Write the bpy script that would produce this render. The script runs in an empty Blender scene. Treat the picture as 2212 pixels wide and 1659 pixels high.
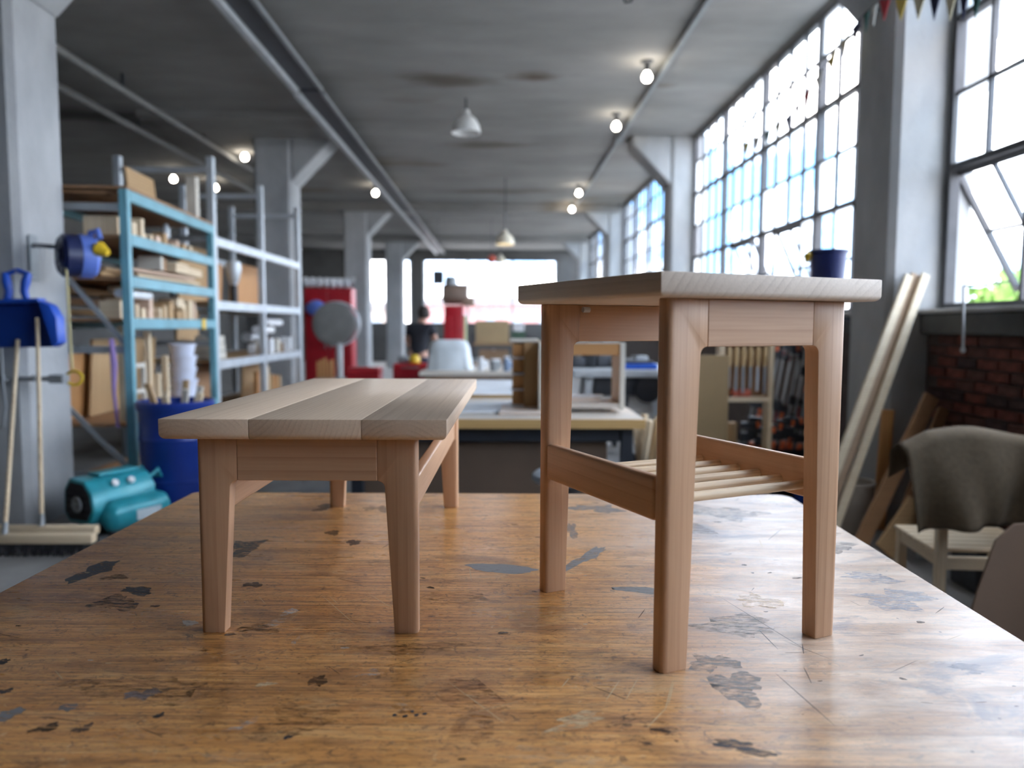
import bpy, bmesh, math, random
from mathutils import Vector, Matrix, Euler
R = math.radians
random.seed(7)
scene = bpy.context.scene
COL = scene.collection

# ------------------------------------------------------------------ camera
FPX, CXP, CYP = 1640.0, 1106.0, 829.5
PITCH, YAW, ROLL = math.atan(126 / FPX), math.atan(28 / FPX), R(0.2)
CAMZ = 1.45
cam_d = bpy.data.cameras.new('camera')
cam = bpy.data.objects.new('camera', cam_d)
COL.objects.link(cam)
cam_d.sensor_width = 36.0
cam_d.sensor_fit = 'HORIZONTAL'
cam_d.lens = FPX / 2212 * 36.0
cam_d.clip_start = 0.05
cam_d.clip_end = 600
cam.matrix_world = Matrix.Translation((0, 0, CAMZ)) @ Matrix.Rotation(-YAW, 4, 'Z') @ Matrix.Rotation(R(90) - PITCH, 4, 'X') @ Matrix.Rotation(ROLL, 4, 'Z')
cam_d.dof.use_dof = True
cam_d.dof.focus_distance = 1.48
cam_d.dof.aperture_fstop = 2.2
scene.camera = cam

# ------------------------------------------------------------------ view + world
scene.view_settings.view_transform = 'Standard'
scene.view_settings.look = 'None'
scene.view_settings.gamma = 1.0
scene.view_settings.use_curve_mapping = False
scene.view_settings.exposure = 1.75
scene.cycles.diffuse_bounces = 5
scene.cycles.glossy_bounces = 3
scene.cycles.max_bounces = 8
scene.cycles.transparent_max_bounces = 24
scene.cycles.sample_clamp_indirect = 6.0
scene.cycles.use_adaptive_sampling = True
scene.cycles.adaptive_threshold = 0.03

world = bpy.data.worlds.new('sky')
scene.world = world
world.use_nodes = True
nt = world.node_tree
nt.nodes.clear()
wo = nt.nodes.new('ShaderNodeOutputWorld')
bg = nt.nodes.new('ShaderNodeBackground')
tc = nt.nodes.new('ShaderNodeTexCoord')
mp = nt.nodes.new('ShaderNodeMapping')
mp.inputs['Scale'].default_value = (2.2, 2.2, 5.0)
mp.inputs['Location'].default_value = (3.1, 1.2, 0.0)
ns = nt.nodes.new('ShaderNodeTexNoise')
ns.inputs['Scale'].default_value = 1.6
ns.inputs['Detail'].default_value = 6
ns.inputs['Roughness'].default_value = 0.6
cr = nt.nodes.new('ShaderNodeValToRGB')
cr.color_ramp.elements[0].position = 0.41
cr.color_ramp.elements[0].color = (0.105, 0.225, 0.405, 1)
cr.color_ramp.elements[1].position = 0.60
cr.color_ramp.elements[1].color = (1.165, 1.122, 1.10, 1)
bg.inputs['Strength'].default_value = 5.0
nt.links.new(tc.outputs['Generated'], mp.inputs['Vector'])
nt.links.new(mp.outputs['Vector'], ns.inputs['Vector'])
nt.links.new(ns.outputs['Fac'], cr.inputs['Fac'])
nt.links.new(cr.outputs['Color'], bg.inputs['Color'])
nt.links.new(bg.outputs['Background'], wo.inputs['Surface'])


def at(px, py, Y):
    """world point on the plane y = Y along the sight line of a photo pixel"""
    x, y = (px - CXP) / FPX, -(py - CYP) / FPX
    cp, sp = math.cos(PITCH), math.sin(PITCH)
    f, u = cp + y * sp, -sp + y * cp
    c, s = math.cos(YAW), math.sin(YAW)
    r = Vector((x * c + f * s, -x * s + f * c, u))
    return r * (Y / r.y) + Vector((0, 0, CAMZ))


# ------------------------------------------------------------------ materials
MATS = {}


def _new(name):
    m = bpy.data.materials.new(name)
    m.use_nodes = True
    t = m.node_tree
    return m, t, t.nodes['Principled BSDF']


def L(t, a, b):
    t.links.new(a, b)


def c4(c):
    return (c[0], c[1], c[2], 1)


def plain(name, col, rough=0.6, metal=0.0, var=0.12, scale=6.0, bump=0.0, emit=None, estr=0, stretch=(1, 1, 1), spec=0.5):
    """one colour with slight procedural variation"""
    if name in MATS:
        return MATS[name]
    m, t, b = _new(name)
    b.inputs['Roughness'].default_value = rough
    b.inputs['Metallic'].default_value = metal
    b.inputs['Specular IOR Level'].default_value = spec
    tcn = t.nodes.new('ShaderNodeTexCoord')
    mpn = t.nodes.new('ShaderNodeMapping')
    mpn.inputs['Scale'].default_value = stretch
    n = t.nodes.new('ShaderNodeTexNoise')
    n.inputs['Scale'].default_value = scale
    n.inputs['Detail'].default_value = 5
    r = t.nodes.new('ShaderNodeValToRGB')
    r.color_ramp.elements[0].position = 0.3
    r.color_ramp.elements[1].position = 0.7
    r.color_ramp.elements[0].color = c4([x * (1 - var) for x in col])
    r.color_ramp.elements[1].color = c4([min(1, x * (1 + var)) for x in col])
    L(t, tcn.outputs['Object'], mpn.inputs['Vector'])
    L(t, mpn.outputs['Vector'], n.inputs['Vector'])
    L(t, n.outputs['Fac'], r.inputs['Fac'])
    L(t, r.outputs['Color'], b.inputs['Base Color'])
    if bump:
        bm_ = t.nodes.new('ShaderNodeBump')
        bm_.inputs['Strength'].default_value = bump
        bm_.inputs['Distance'].default_value = 0.01
        L(t, n.outputs['Fac'], bm_.inputs['Height'])
        L(t, bm_.outputs['Normal'], b.inputs['Normal'])
    if emit:
        b.inputs['Emission Color'].default_value = c4(emit)
        b.inputs['Emission Strength'].default_value = estr
    MATS[name] = m
    return m


def wood(name, c_dark, c_light, axis='x', ring=0.011, rough=0.5, off=(0, 0, 0), fine=0.35, contrast=1.0, spec=0.4, along=0.06, dist=3.0, sharp=2.5):
    """growth rings round the grain axis plus fine fibres along it (object space)"""
    key = name + axis + str(off)
    if key in MATS:
        return MATS[key]
    m, t, b = _new(key)
    b.inputs['Roughness'].default_value = rough
    b.inputs['Specular IOR Level'].default_value = spec
    tcn = t.nodes.new('ShaderNodeTexCoord')
    info = t.nodes.new('ShaderNodeObjectInfo')
    i = 'xyz'.index(axis)
    add = t.nodes.new('ShaderNodeVectorMath')
    add.operation = 'ADD'
    rndv = t.nodes.new('ShaderNodeVectorMath')
    rndv.operation = 'SCALE'
    rndv.inputs[0].default_value = [0.013, 0.017, 0.011]
    L(t, info.outputs['Random'], rndv.inputs['Scale'])
    L(t, tcn.outputs['Object'], add.inputs[0])
    L(t, rndv.outputs['Vector'], add.inputs[1])
    mpn = t.nodes.new('ShaderNodeMapping')
    sc = [1, 1, 1]
    sc[i] = along
    mpn.inputs['Scale'].default_value = sc
    mpn.inputs['Location'].default_value = off
    L(t, add.outputs['Vector'], mpn.inputs['Vector'])
    w = t.nodes.new('ShaderNodeTexWave')
    w.wave_type = 'RINGS'
    w.rings_direction = axis.upper()
    w.wave_profile = 'SAW'
    w.inputs['Scale'].default_value = 2 * math.pi / (20 * ring)
    w.inputs['Distortion'].default_value = dist
    w.inputs['Detail'].default_value = 2
    w.inputs['Detail Scale'].default_value = 0.16
    w.inputs['Detail Roughness'].default_value = 0.55
    L(t, mpn.outputs['Vector'], w.inputs['Vector'])
    # fibres
    mp2 = t.nodes.new('ShaderNodeMapping')
    s2 = [260, 260, 260]
    s2[i] = 7
    mp2.inputs['Scale'].default_value = s2
    L(t, add.outputs['Vector'], mp2.inputs['Vector'])
    n2 = t.nodes.new('ShaderNodeTexNoise')
    n2.inputs['Scale'].default_value = 1
    n2.inputs['Detail'].default_value = 3
    L(t, mp2.outputs['Vector'], n2.inputs['Vector'])
    # broad tone
    n3 = t.nodes.new('ShaderNodeTexNoise')
    n3.inputs['Scale'].default_value = 9
    n3.inputs['Detail'].default_value = 2
    L(t, mpn.outputs['Vector'], n3.inputs['Vector'])
    pw_ = t.nodes.new('ShaderNodeMath')
    pw_.operation = 'POWER'
    pw_.inputs[1].default_value = sharp
    L(t, w.outputs['Fac'], pw_.inputs[0])
    n4 = t.nodes.new('ShaderNodeTexNoise')
    n4.inputs['Scale'].default_value = 22
    n4.inputs['Detail'].default_value = 1
    L(t, mpn.outputs['Vector'], n4.inputs['Vector'])
    fade = t.nodes.new('ShaderNodeMapRange')
    fade.inputs['From Min'].default_value = 0.35
    fade.inputs['From Max'].default_value = 0.65
    fade.inputs['To Min'].default_value = 0.15
    L(t, n4.outputs['Fac'], fade.inputs['Value'])
    pf = t.nodes.new('ShaderNodeMath')
    pf.operation = 'MULTIPLY'
    L(t, pw_.outputs[0], pf.inputs[0])
    L(t, fade.outputs['Result'], pf.inputs[1])
    mx = t.nodes.new('ShaderNodeMath')
    mx.operation = 'MULTIPLY_ADD'
    mx.inputs[1].default_value = 0.55 * contrast
    L(t, pf.outputs[0], mx.inputs[0])
    mb = t.nodes.new('ShaderNodeMath')
    mb.operation = 'MULTIPLY'
    mb.inputs[1].default_value = 0.20
    L(t, n3.outputs['Fac'], mb.inputs[0])
    L(t, mb.outputs[0], mx.inputs[2])
    mf = t.nodes.new('ShaderNodeMath')
    mf.operation = 'MULTIPLY_ADD'
    mf.inputs[1].default_value = fine
    L(t, n2.outputs['Fac'], mf.inputs[0])
    L(t, mx.outputs[0], mf.inputs[2])
    r = t.nodes.new('ShaderNodeValToRGB')
    r.color_ramp.elements[0].position = 0.22
    r.color_ramp.elements[0].color = c4(c_light)
    r.color_ramp.elements[1].position = 0.95
    r.color_ramp.elements[1].color = c4(c_dark)
    L(t, mf.outputs[0], r.inputs['Fac'])
    L(t, r.outputs['Color'], b.inputs['Base Color'])
    bp = t.nodes.new('ShaderNodeBump')
    bp.inputs['Strength'].default_value = 0.06
    bp.inputs['Distance'].default_value = 0.002
    L(t, n2.outputs['Fac'], bp.inputs['Height'])
    L(t, bp.outputs['Normal'], b.inputs['Normal'])
    MATS[key] = m
    return m


def concrete(name, base, rough=0.85, stain=None, scale=1.4, stain_cut=0.62, streak=None, bump=0.15, spots=()):
    if name in MATS:
        return MATS[name]
    m, t, b = _new(name)
    b.inputs['Roughness'].default_value = rough
    b.inputs['Specular IOR Level'].default_value = 0.25
    g = t.nodes.new('ShaderNodeNewGeometry')
    mpn = t.nodes.new('ShaderNodeMapping')
    if streak:
        mpn.inputs['Scale'].default_value = streak
    L(t, g.outputs['Position'], mpn.inputs['Vector'])
    n = t.nodes.new('ShaderNodeTexNoise')
    n.inputs['Scale'].default_value = scale
    n.inputs['Detail'].default_value = 7
    n.inputs['Roughness'].default_value = 0.62
    L(t, mpn.outputs['Vector'], n.inputs['Vector'])
    r = t.nodes.new('ShaderNodeValToRGB')
    r.color_ramp.elements[0].position = 0.28
    r.color_ramp.elements[0].color = c4([x * 0.72 for x in base])
    r.color_ramp.elements[1].position = 0.68
    r.color_ramp.elements[1].color = c4([min(1, x * 1.15) for x in base])
    L(t, n.outputs['Fac'], r.inputs['Fac'])
    out = r.outputs['Color']
    if stain:
        n2 = t.nodes.new('ShaderNodeTexNoise')
        n2.inputs['Scale'].default_value = scale * 0.42
        n2.inputs['Detail'].default_value = 5
        n2.inputs['Distortion'].default_value = 0.3
        L(t, mpn.outputs['Vector'], n2.inputs['Vector'])
        mr = t.nodes.new('ShaderNodeMapRange')
        mr.inputs['From Min'].default_value = stain_cut
        mr.inputs['From Max'].default_value = stain_cut + 0.10
        L(t, n2.outputs['Fac'], mr.inputs['Value'])
        mx = t.nodes.new('ShaderNodeMixRGB')
        mx.inputs['Color2'].default_value = c4(stain)
        L(t, mr.outputs['Result'], mx.inputs['Fac'])
        L(t, out, mx.inputs['Color1'])
        out = mx.outputs['Color']
    for (sx_, sy_, rx_, ry_, col_, f_) in spots:
        ms_ = t.nodes.new('ShaderNodeMapping')
        ms_.vector_type = 'TEXTURE'
        ms_.inputs['Location'].default_value = (sx_, sy_, 0)
        ms_.inputs['Scale'].default_value = (rx_, ry_, 1e4)
        L(t, g.outputs['Position'], ms_.inputs['Vector'])
        ln_ = t.nodes.new('ShaderNodeVectorMath')
        ln_.operation = 'LENGTH'
        L(t, ms_.outputs['Vector'], ln_.inputs[0])
        ad_ = t.nodes.new('ShaderNodeMath')
        ad_.operation = 'MULTIPLY_ADD'
        ad_.inputs[1].default_value = 2.4
        L(t, n.outputs['Fac'], ad_.inputs[0])
        L(t, ln_.outputs['Value'], ad_.inputs[2])
        mr_ = t.nodes.new('ShaderNodeMapRange')
        mr_.inputs['From Min'].default_value = 1.45
        mr_.inputs['From Max'].default_value = 2.1
        mr_.inputs['To Min'].default_value = f_
        mr_.inputs['To Max'].default_value = 0
        L(t, ad_.outputs[0], mr_.inputs['Value'])
        mxs = t.nodes.new('ShaderNodeMixRGB')
        mxs.inputs['Color2'].default_value = c4(col_)
        L(t, mr_.outputs['Result'], mxs.inputs['Fac'])
        L(t, out, mxs.inputs['Color1'])
        out = mxs.outputs['Color']
    L(t, out, b.inputs['Base Color'])
    if bump:
        n3 = t.nodes.new('ShaderNodeTexNoise')
        n3.inputs['Scale'].default_value = scale * 14
        n3.inputs['Detail'].default_value = 3
        L(t, g.outputs['Position'], n3.inputs['Vector'])
        bp = t.nodes.new('ShaderNodeBump')
        bp.inputs['Strength'].default_value = bump
        bp.inputs['Distance'].default_value = 0.02
        L(t, n3.outputs['Fac'], bp.inputs['Height'])
        L(t, bp.outputs['Normal'], b.inputs['Normal'])
    MATS[name] = m
    return m


def glass(name, tint=(0.98, 0.98, 0.985), gloss=0.07, white=0.0):
    if name in MATS:
        return MATS[name]
    m = bpy.data.materials.new(name)
    m.use_nodes = True
    t = m.node_tree
    t.nodes.clear()
    o = t.nodes.new('ShaderNodeOutputMaterial')
    tr = t.nodes.new('ShaderNodeBsdfTransparent')
    tr.inputs['Color'].default_value = c4(tint)
    gl = t.nodes.new('ShaderNodeBsdfGlossy')
    gl.inputs['Roughness'].default_value = 0.08
    mx = t.nodes.new('ShaderNodeMixShader')
    mx.inputs['Fac'].default_value = gloss
    L(t, tr.outputs[0], mx.inputs[1])
    L(t, gl.outputs[0], mx.inputs[2])
    last = mx
    if white:
        tl = t.nodes.new('ShaderNodeBsdfTranslucent')
        tl.inputs['Color'].default_value = (0.94, 0.955, 0.97, 1)
        m2 = t.nodes.new('ShaderNodeMixShader')
        m2.inputs['Fac'].default_value = white
        L(t, mx.outputs[0], m2.inputs[1])
        L(t, tl.outputs[0], m2.inputs[2])
        last = m2
    L(t, last.outputs[0], o.inputs['Surface'])
    MATS[name] = m
    return m


CHERRY_D, CHERRY_L = (0.34, 0.175, 0.09), (0.60, 0.375, 0.23)
def cherry(axis, off=(0, 0, 0)):
    return wood('cherry', CHERRY_D, CHERRY_L, axis, ring=0.019, rough=0.40, off=off, contrast=0.62, dist=11.0, sharp=4, along=0.11)
TOP_D, TOP_L = (0.46, 0.305, 0.195), (0.76, 0.60, 0.45)
def paletop(axis, off=(0, 0, 0)):
    return wood('pale_walnut', TOP_D, TOP_L, axis, ring=0.009, rough=0.42, off=off, contrast=0.6, along=0.05, dist=11.0, sharp=3)
def ash(axis):
    return wood('ash', (0.42, 0.27, 0.14), (0.78, 0.62, 0.42), axis, ring=0.006, rough=0.42, contrast=1.0)
def pine(axis):
    return wood('pine', (0.50, 0.34, 0.19), (0.80, 0.66, 0.46), axis, ring=0.014, rough=0.6)
def tanply(axis):
    return wood('tan_ply', (0.33, 0.20, 0.09), (0.50, 0.33, 0.17), axis, ring=0.03, rough=0.65)
def brownwood(axis):
    return wood('brown_wood', (0.16, 0.08, 0.04), (0.36, 0.20, 0.10), axis, ring=0.02, rough=0.6)
def orangewood(axis):
    return wood('orange_wood', (0.30, 0.13, 0.04), (0.56, 0.29, 0.11), axis, ring=0.02, rough=0.55)
M_CONC = concrete('concrete_pale', (0.415, 0.425, 0.43), scale=1.6, streak=(1, 1, 0.5), stain=(0.42, 0.40, 0.37), stain_cut=0.60)
M_CEIL = concrete('concrete_ceiling', (0.30, 0.294, 0.283), scale=0.9, stain=(0.17, 0.135, 0.10), stain_cut=0.64, streak=(0.55, 1.3, 1), spots=((-.55, 9.75, .75, .35, (.13, .11, .09), .9), (.45, 9.6, .55, .28, (.12, .085, .06), .95), (-.3, 13.1, .9, .4, (.13, .11, .09), .85), (-1.2, 10.6, .6, .3, (.17, .15, .13), .6), (2.1, 9.9, .35, .2, (.15, .12, .09), .8), (-6.0, 11.5, 1.6, .6, (.06, .06, .06), .8), (.2, 17.6, 1.6, .5, (.14, .12, .10), .7)))
M_FLOOR = concrete('concrete_floor', (0.30, 0.296, 0.288), rough=0.6, scale=2.2, stain=(0.17, 0.16, 0.15), stain_cut=0.56)
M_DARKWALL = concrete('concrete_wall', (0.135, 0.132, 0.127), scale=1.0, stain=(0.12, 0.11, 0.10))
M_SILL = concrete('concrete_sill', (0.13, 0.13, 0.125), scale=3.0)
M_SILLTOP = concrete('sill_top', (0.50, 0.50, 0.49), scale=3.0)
M_MORTAR = concrete('mortar', (0.11, 0.085, 0.075), scale=8.0)
M_STEEL_WIN = plain('window_steel', (0.075, 0.075, 0.08), 0.55, 0.2, 0.2, 4)
M_GLASS = glass('clear_pane')
M_GLASS2 = glass('milky_pane', (0.92, 0.955, 0.97), 0.05, 0.30)
M_GLASS3 = glass('bluish_pane', (0.90, 0.945, 0.98), 0.07)
M_GALV = plain('galvanised_steel', (0.56, 0.60, 0.63), 0.45, 0.35, 0.1, 5)
M_TEAL = plain('teal_rack_paint', (0.15, 0.37, 0.44), 0.45, 0.0, 0.18, 3)
M_GREYSTEEL = plain('grey_steel', (0.30, 0.32, 0.33), 0.5, 0.3)
M_DARKSTEEL = plain('dark_steel', (0.06, 0.065, 0.075), 0.5, 0.3)
M_LIGHTSTEEL = plain('light_painted_steel', (0.52, 0.55, 0.57), 0.45, 0.1)
M_BLACK = plain('black_plastic', (0.02, 0.02, 0.024), 0.5)
M_WHITE = plain('white_plastic', (0.80, 0.82, 0.84), 0.45)
M_RED = plain('red_paint', (0.42, 0.010, 0.020), 0.4)
M_CARD = plain('cardboard', (0.34, 0.23, 0.14), 0.85, 0, 0.1, 4)
M_YELLOW = plain('yellow_plastic', (0.75, 0.50, 0.03), 0.4)
M_CREAM = plain('cream_plastic', (0.62, 0.58, 0.50), 0.6)


# ------------------------------------------------------------------ mesh helpers
class MB:
    """collects shapes in one bmesh; build() links them as ONE mesh object"""

    def __init__(s):
        s.bm = bmesh.new()

    def _apply(s, geo, M):
        bmesh.ops.transform(s.bm, matrix=M, verts=geo)

    def box(s, x0, x1, y0, y1, z0, z1, bev=0.0, seg=1, M=None):
        bm2 = bmesh.new()
        bmesh.ops.create_cube(bm2, size=1)
        bmesh.ops.transform(bm2, matrix=Matrix.Translation(((x0 + x1) / 2, (y0 + y1) / 2, (z0 + z1) / 2)) @ Matrix.Diagonal((abs(x1 - x0), abs(y1 - y0), abs(z1 - z0), 1)), verts=bm2.verts)
        if bev:
            bmesh.ops.bevel(bm2, geom=bm2.edges[:], offset=bev, segments=seg, affect='EDGES', profile=0.5)
        return s._merge(bm2, M)

    def _merge(s, bm2, M=None):
        if M is not None:
            bmesh.ops.transform(bm2, matrix=M, verts=bm2.verts)
        me = bpy.data.meshes.new('tmp')
        bm2.to_mesh(me)
        bm2.free()
        s.bm.from_mesh(me)
        bpy.data.meshes.remove(me)
        return s

    def tube(s, p0, p1, r0, r1=None, seg=12, caps=True):
        p0, p1 = Vector(p0), Vector(p1)
        r1 = r0 if r1 is None else r1
        d = p1 - p0
        bm2 = bmesh.new()
        bmesh.ops.create_cone(bm2, cap_ends=caps, segments=seg, radius1=r0, radius2=r1, depth=d.length)
        q = Vector((0, 0, 1)).rotation_difference(d.normalized()).to_matrix().to_4x4()
        return s._merge(bm2, Matrix.Translation((p0 + p1) / 2) @ q)

    def path(s, pts, r, seg=8):
        """a round bar swept along points, one closed skin"""
        pts = [Vector(p) for p in pts]
        rings = []
        nrm = None
        for i, p in enumerate(pts):
            a = pts[max(0, i - 1)]
            b = pts[min(len(pts) - 1, i + 1)]
            tdir = (b - a).normalized()
            if nrm is None:
                nrm = tdir.orthogonal().normalized()
            else:
                nrm = (nrm - tdir * nrm.dot(tdir)).normalized()
            bn = tdir.cross(nrm)
            rr = r[i] if isinstance(r, (list, tuple)) else r
            rings.append([s.bm.verts.new(p + (nrm * math.cos(2 * math.pi * k / seg) + bn * math.sin(2 * math.pi * k / seg)) * rr) for k in range(seg)])
        for a, b in zip(rings, rings[1:]):
            for k in range(seg):
                s.bm.faces.new((a[k], a[(k + 1) % seg], b[(k + 1) % seg], b[k]))
        s.bm.faces.new(list(reversed(rings[0])))
        s.bm.faces.new(rings[-1])
        return s

    def beam(s, p0, p1, w, h, up=(0, 0, 1), bev=0.0):
        """rectangular bar from p0 to p1, w across, h along up"""
        p0, p1 = Vector(p0), Vector(p1)
        d = p1 - p0
        y = d.normalized()
        upv = Vector(up)
        x = y.cross(upv)
        if x.length < 1e-4:
            x = y.cross(Vector((1, 0, 0)))
        x.normalize()
        z = x.cross(y)
        M = Matrix((x, y, z)).transposed().to_4x4()
        M.translation = (p0 + p1) / 2
        return s.box(-w / 2, w / 2, -d.length / 2, d.length / 2, -h / 2, h / 2, bev, 1, M)

    def lathe(s, prof, seg=20, M=None, close=False):
        """profile of (r, z) turned round z"""
        bm2 = bmesh.new()
        rings = []
        for r, z in prof:
            if r < 1e-5:
                rings.append([bm2.verts.new((0, 0, z))])
            else:
                rings.append([bm2.verts.new((r * math.cos(2 * math.pi * k / seg), r * math.sin(2 * math.pi * k / seg), z)) for k in range(seg)])
        for a, b in zip(rings, rings[1:]):
            for k in range(seg):
                k2 = (k + 1) % seg
                if len(a) == 1 and len(b) == 1:
                    continue
                if len(a) == 1:
                    bm2.faces.new((a[0], b[k2], b[k]))
                elif len(b) == 1:
                    bm2.faces.new((a[k], a[k2], b[0]))
                else:
                    bm2.faces.new((a[k], a[k2], b[k2], b[k]))
        bmesh.ops.recalc_face_normals(bm2, faces=bm2.faces[:])
        return s._merge(bm2, M)

    def prism(s, poly, d0, d1, axis='y', bev=0.0, seg=2, M=None, big=None):
        """polygon extruded from d0 to d1. axis y: poly=(x,z); x: poly=(y,z); z: poly=(x,y).
        big = list of (test(mid point, edge), radius) bevelled first"""
        def P(a, b, d):
            return {'y': (a, d, b), 'x': (d, a, b), 'z': (a, b, d)}[axis]
        bm2 = bmesh.new()
        v0 = [bm2.verts.new(P(a, b, d0)) for a, b in poly]
        v1 = [bm2.verts.new(P(a, b, d1)) for a, b in poly]
        n = len(poly)
        bm2.faces.new(v0)
        bm2.faces.new(list(reversed(v1)))
        for k in range(n):
            bm2.faces.new((v0[k], v0[(k + 1) % n], v1[(k + 1) % n], v1[k]))
        bmesh.ops.recalc_face_normals(bm2, faces=bm2.faces[:])
        if big:
            for test, rad, sg in big:
                es = [e for e in bm2.edges if test((e.verts[0].co + e.verts[1].co) / 2, (e.verts[0].co - e.verts[1].co))]
                if es:
                    bmesh.ops.bevel(bm2, geom=es, offset=rad, segments=sg, affect='EDGES', profile=0.5)
        if bev:
            es = [e for e in bm2.edges if len(e.link_faces) == 2 and e.calc_face_angle(0) > 0.6]
            bmesh.ops.bevel(bm2, geom=es, offset=bev, segments=seg, affect='EDGES', profile=0.5)
        return s._merge(bm2, M)

    def mesh(s, name='m', smooth=False):
        me = bpy.data.meshes.new(name)
        s.bm.to_mesh(me)
        s.bm.free()
        if smooth:
            for p in me.polygons:
                p.use_smooth = True
        return me

    def build(s, name, mat, parent=None, smooth=False, loc=None, rz=0.0):
        me = s.mesh(name, smooth)
        me.materials.append(mat)
        if smooth == 'auto' or smooth:
            try:
                me.set_sharp_from_angle(angle=R(38))
            except Exception:
                pass
        return link(name, me, parent, loc, rz)


def link(name, me, parent=None, loc=None, rz=0.0):
    o = bpy.data.objects.new(name, me)
    COL.objects.link(o)
    if parent is not None:
        o.parent = parent
    if loc is not None:
        o.location = loc
    if rz:
        o.rotation_euler = (0, 0, rz)
    return o


def tag(o, label=None, cat=None, group=None, kind=None):
    if label:
        o['label'] = label
    if cat:
        o['category'] = cat
    if group:
        o['group'] = group
    if kind:
        o['kind'] = kind
    return o


def thing(name, label, cat, loc=(0, 0, 0), rz=0.0, group=None, kind=None):
    o = bpy.data.objects.new(name, None)
    COL.objects.link(o)
    o.empty_display_size = 0.1
    o.location = loc
    o.rotation_euler = (0, 0, rz)
    return tag(o, label, cat, group, kind)


def arc(cx, cy, r, a0, a1, n=5):
    return [(cx + r * math.cos(R(a0 + (a1 - a0) * k / n)), cy + r * math.sin(R(a0 + (a1 - a0) * k / n))) for k in range(n + 1)]


# ================================================================== THE SETTING
XW = 3.05           # window plane
ZC = 4.5            # ceiling
COLY = [5.36 + 7 * k for k in range(-1, 4)]
XL, YB, YF = -10.2, -8.6, 31.0

tag(MB().box(XL - .3, XW + .3, YB - .3, YF + .3, -0.3, 0).build('floor', M_FLOOR), 'grey worn concrete workshop floor', 'floor', kind='structure')
ceil = tag(MB().box(XL - .3, XW + .14, YB - .3, YF + .3, ZC, ZC + .3).build('ceiling', M_CEIL), 'stained raw concrete ceiling with faint board marks', 'ceiling', kind='structure')
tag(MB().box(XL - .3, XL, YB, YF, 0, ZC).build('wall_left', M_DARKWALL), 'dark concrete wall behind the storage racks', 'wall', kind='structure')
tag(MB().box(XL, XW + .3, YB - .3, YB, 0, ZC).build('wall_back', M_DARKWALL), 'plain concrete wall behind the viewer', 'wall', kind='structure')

# right wall below the windows: mortar core, bricks, sill
wr = tag(MB().box(XW, XW + .3, YB, YF, 0, 1.40).build('wall_right', M_MORTAR), 'dark red brick wall under the steel windows', 'wall', kind='structure')
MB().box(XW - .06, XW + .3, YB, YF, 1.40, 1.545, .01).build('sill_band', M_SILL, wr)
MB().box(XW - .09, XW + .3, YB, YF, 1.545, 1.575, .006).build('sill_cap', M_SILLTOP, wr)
MB().box(XW + .05, XW + .14, YB, YF, 4.46, ZC).build('lintel', M_CEIL, wr)
brick_mats = [plain('brick_red', (0.17, 0.052, 0.035), 0.85, 0, 0.3, 14, 0.4), plain('brick_brown', (0.115, 0.048, 0.036), 0.85, 0, 0.3, 14, 0.4), plain('brick_dark', (0.06, 0.032, 0.03), 0.85, 0, 0.3, 14, 0.4)]
bme = []
for m_ in brick_mats:
    me = MB().box(-.018, .05, -.102, .102, -.030, .030, .005).mesh('brick')
    me.materials.append(m_)
    bme.append(me)
random.seed(3)
for row in range(19):
    z = .04 + row * .0735
    for k in range(13):
        y = 2.72 + k * .216 + (.108 if row % 2 else 0)
        if y > 5.27:
            continue
        o = link('brick', random.choices(bme, (5, 4, 2))[0], wr, (XW + random.uniform(-.004, .003), y, z))
        o.rotation_euler = (0, random.uniform(-.01, .01), random.uniform(-.008, .008))

# columns -----------------------------------------------------------
def column(x0, x1, y0, side, label):
    c = .045
    y1 = y0 + .6
    t = thing('concrete_column', label, 'column', ((x0 + x1) / 2, y0 + .3, 0), kind='structure')
    hw, hd = (x1 - x0) / 2, .3
    poly = [(-hw + c, -hd), (hw - c, -hd), (hw, -hd + c), (hw, hd - c), (hw - c, hd), (-hw + c, hd), (-hw, hd - c), (-hw, -hd + c)]
    MB().prism(poly, 0, ZC, 'z').build('shaft', M_CONC, t)
    for s in side:
        MB().prism([(s * hw, 3.72), (s * (hw + .62), 4.36), (s * (hw + .62), ZC), (s * hw, ZC)], -hd + .02, hd - .02, 'y', .02, 1).build('haunch', M_CONC, t)
    return t
cl_lab = ['pale concrete column behind the viewer on the left', 'nearest pale concrete column on the left, carrying the blue reel', 'second concrete column on the left, behind the steel rack', 'third concrete column on the left, beyond the round disc', 'farthest concrete column on the left near the end windows']
cr_lab = ['concrete wall column behind the viewer on the right', 'nearest wall column on the right, behind the leaning pine boards', 'second wall column on the right between two window bays', 'third wall column on the right down the hall', 'farthest wall column on the right near the end windows']
for k, y0 in enumerate(COLY):
    column(-3.92, -3.32, y0, (1,), cl_lab[k])
    column(2.75, 3.35, y0, (-1,), cr_lab[k])

# slab drop panels and beams
for k in (1, 2):
    yc = COLY[k] + .3
    MB().box(-5.2, -2.60, yc - 1.5, yc + 1.5, 4.40, ZC + .05, .015).build('drop_panel', M_CEIL, ceil)
for k in (3, 4):
    MB().box(XL, XW, COLY[k] - .05, COLY[k] + .65, 4.30, ZC + .05, .02).build('ceiling_beam', M_CEIL, ceil)

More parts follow.
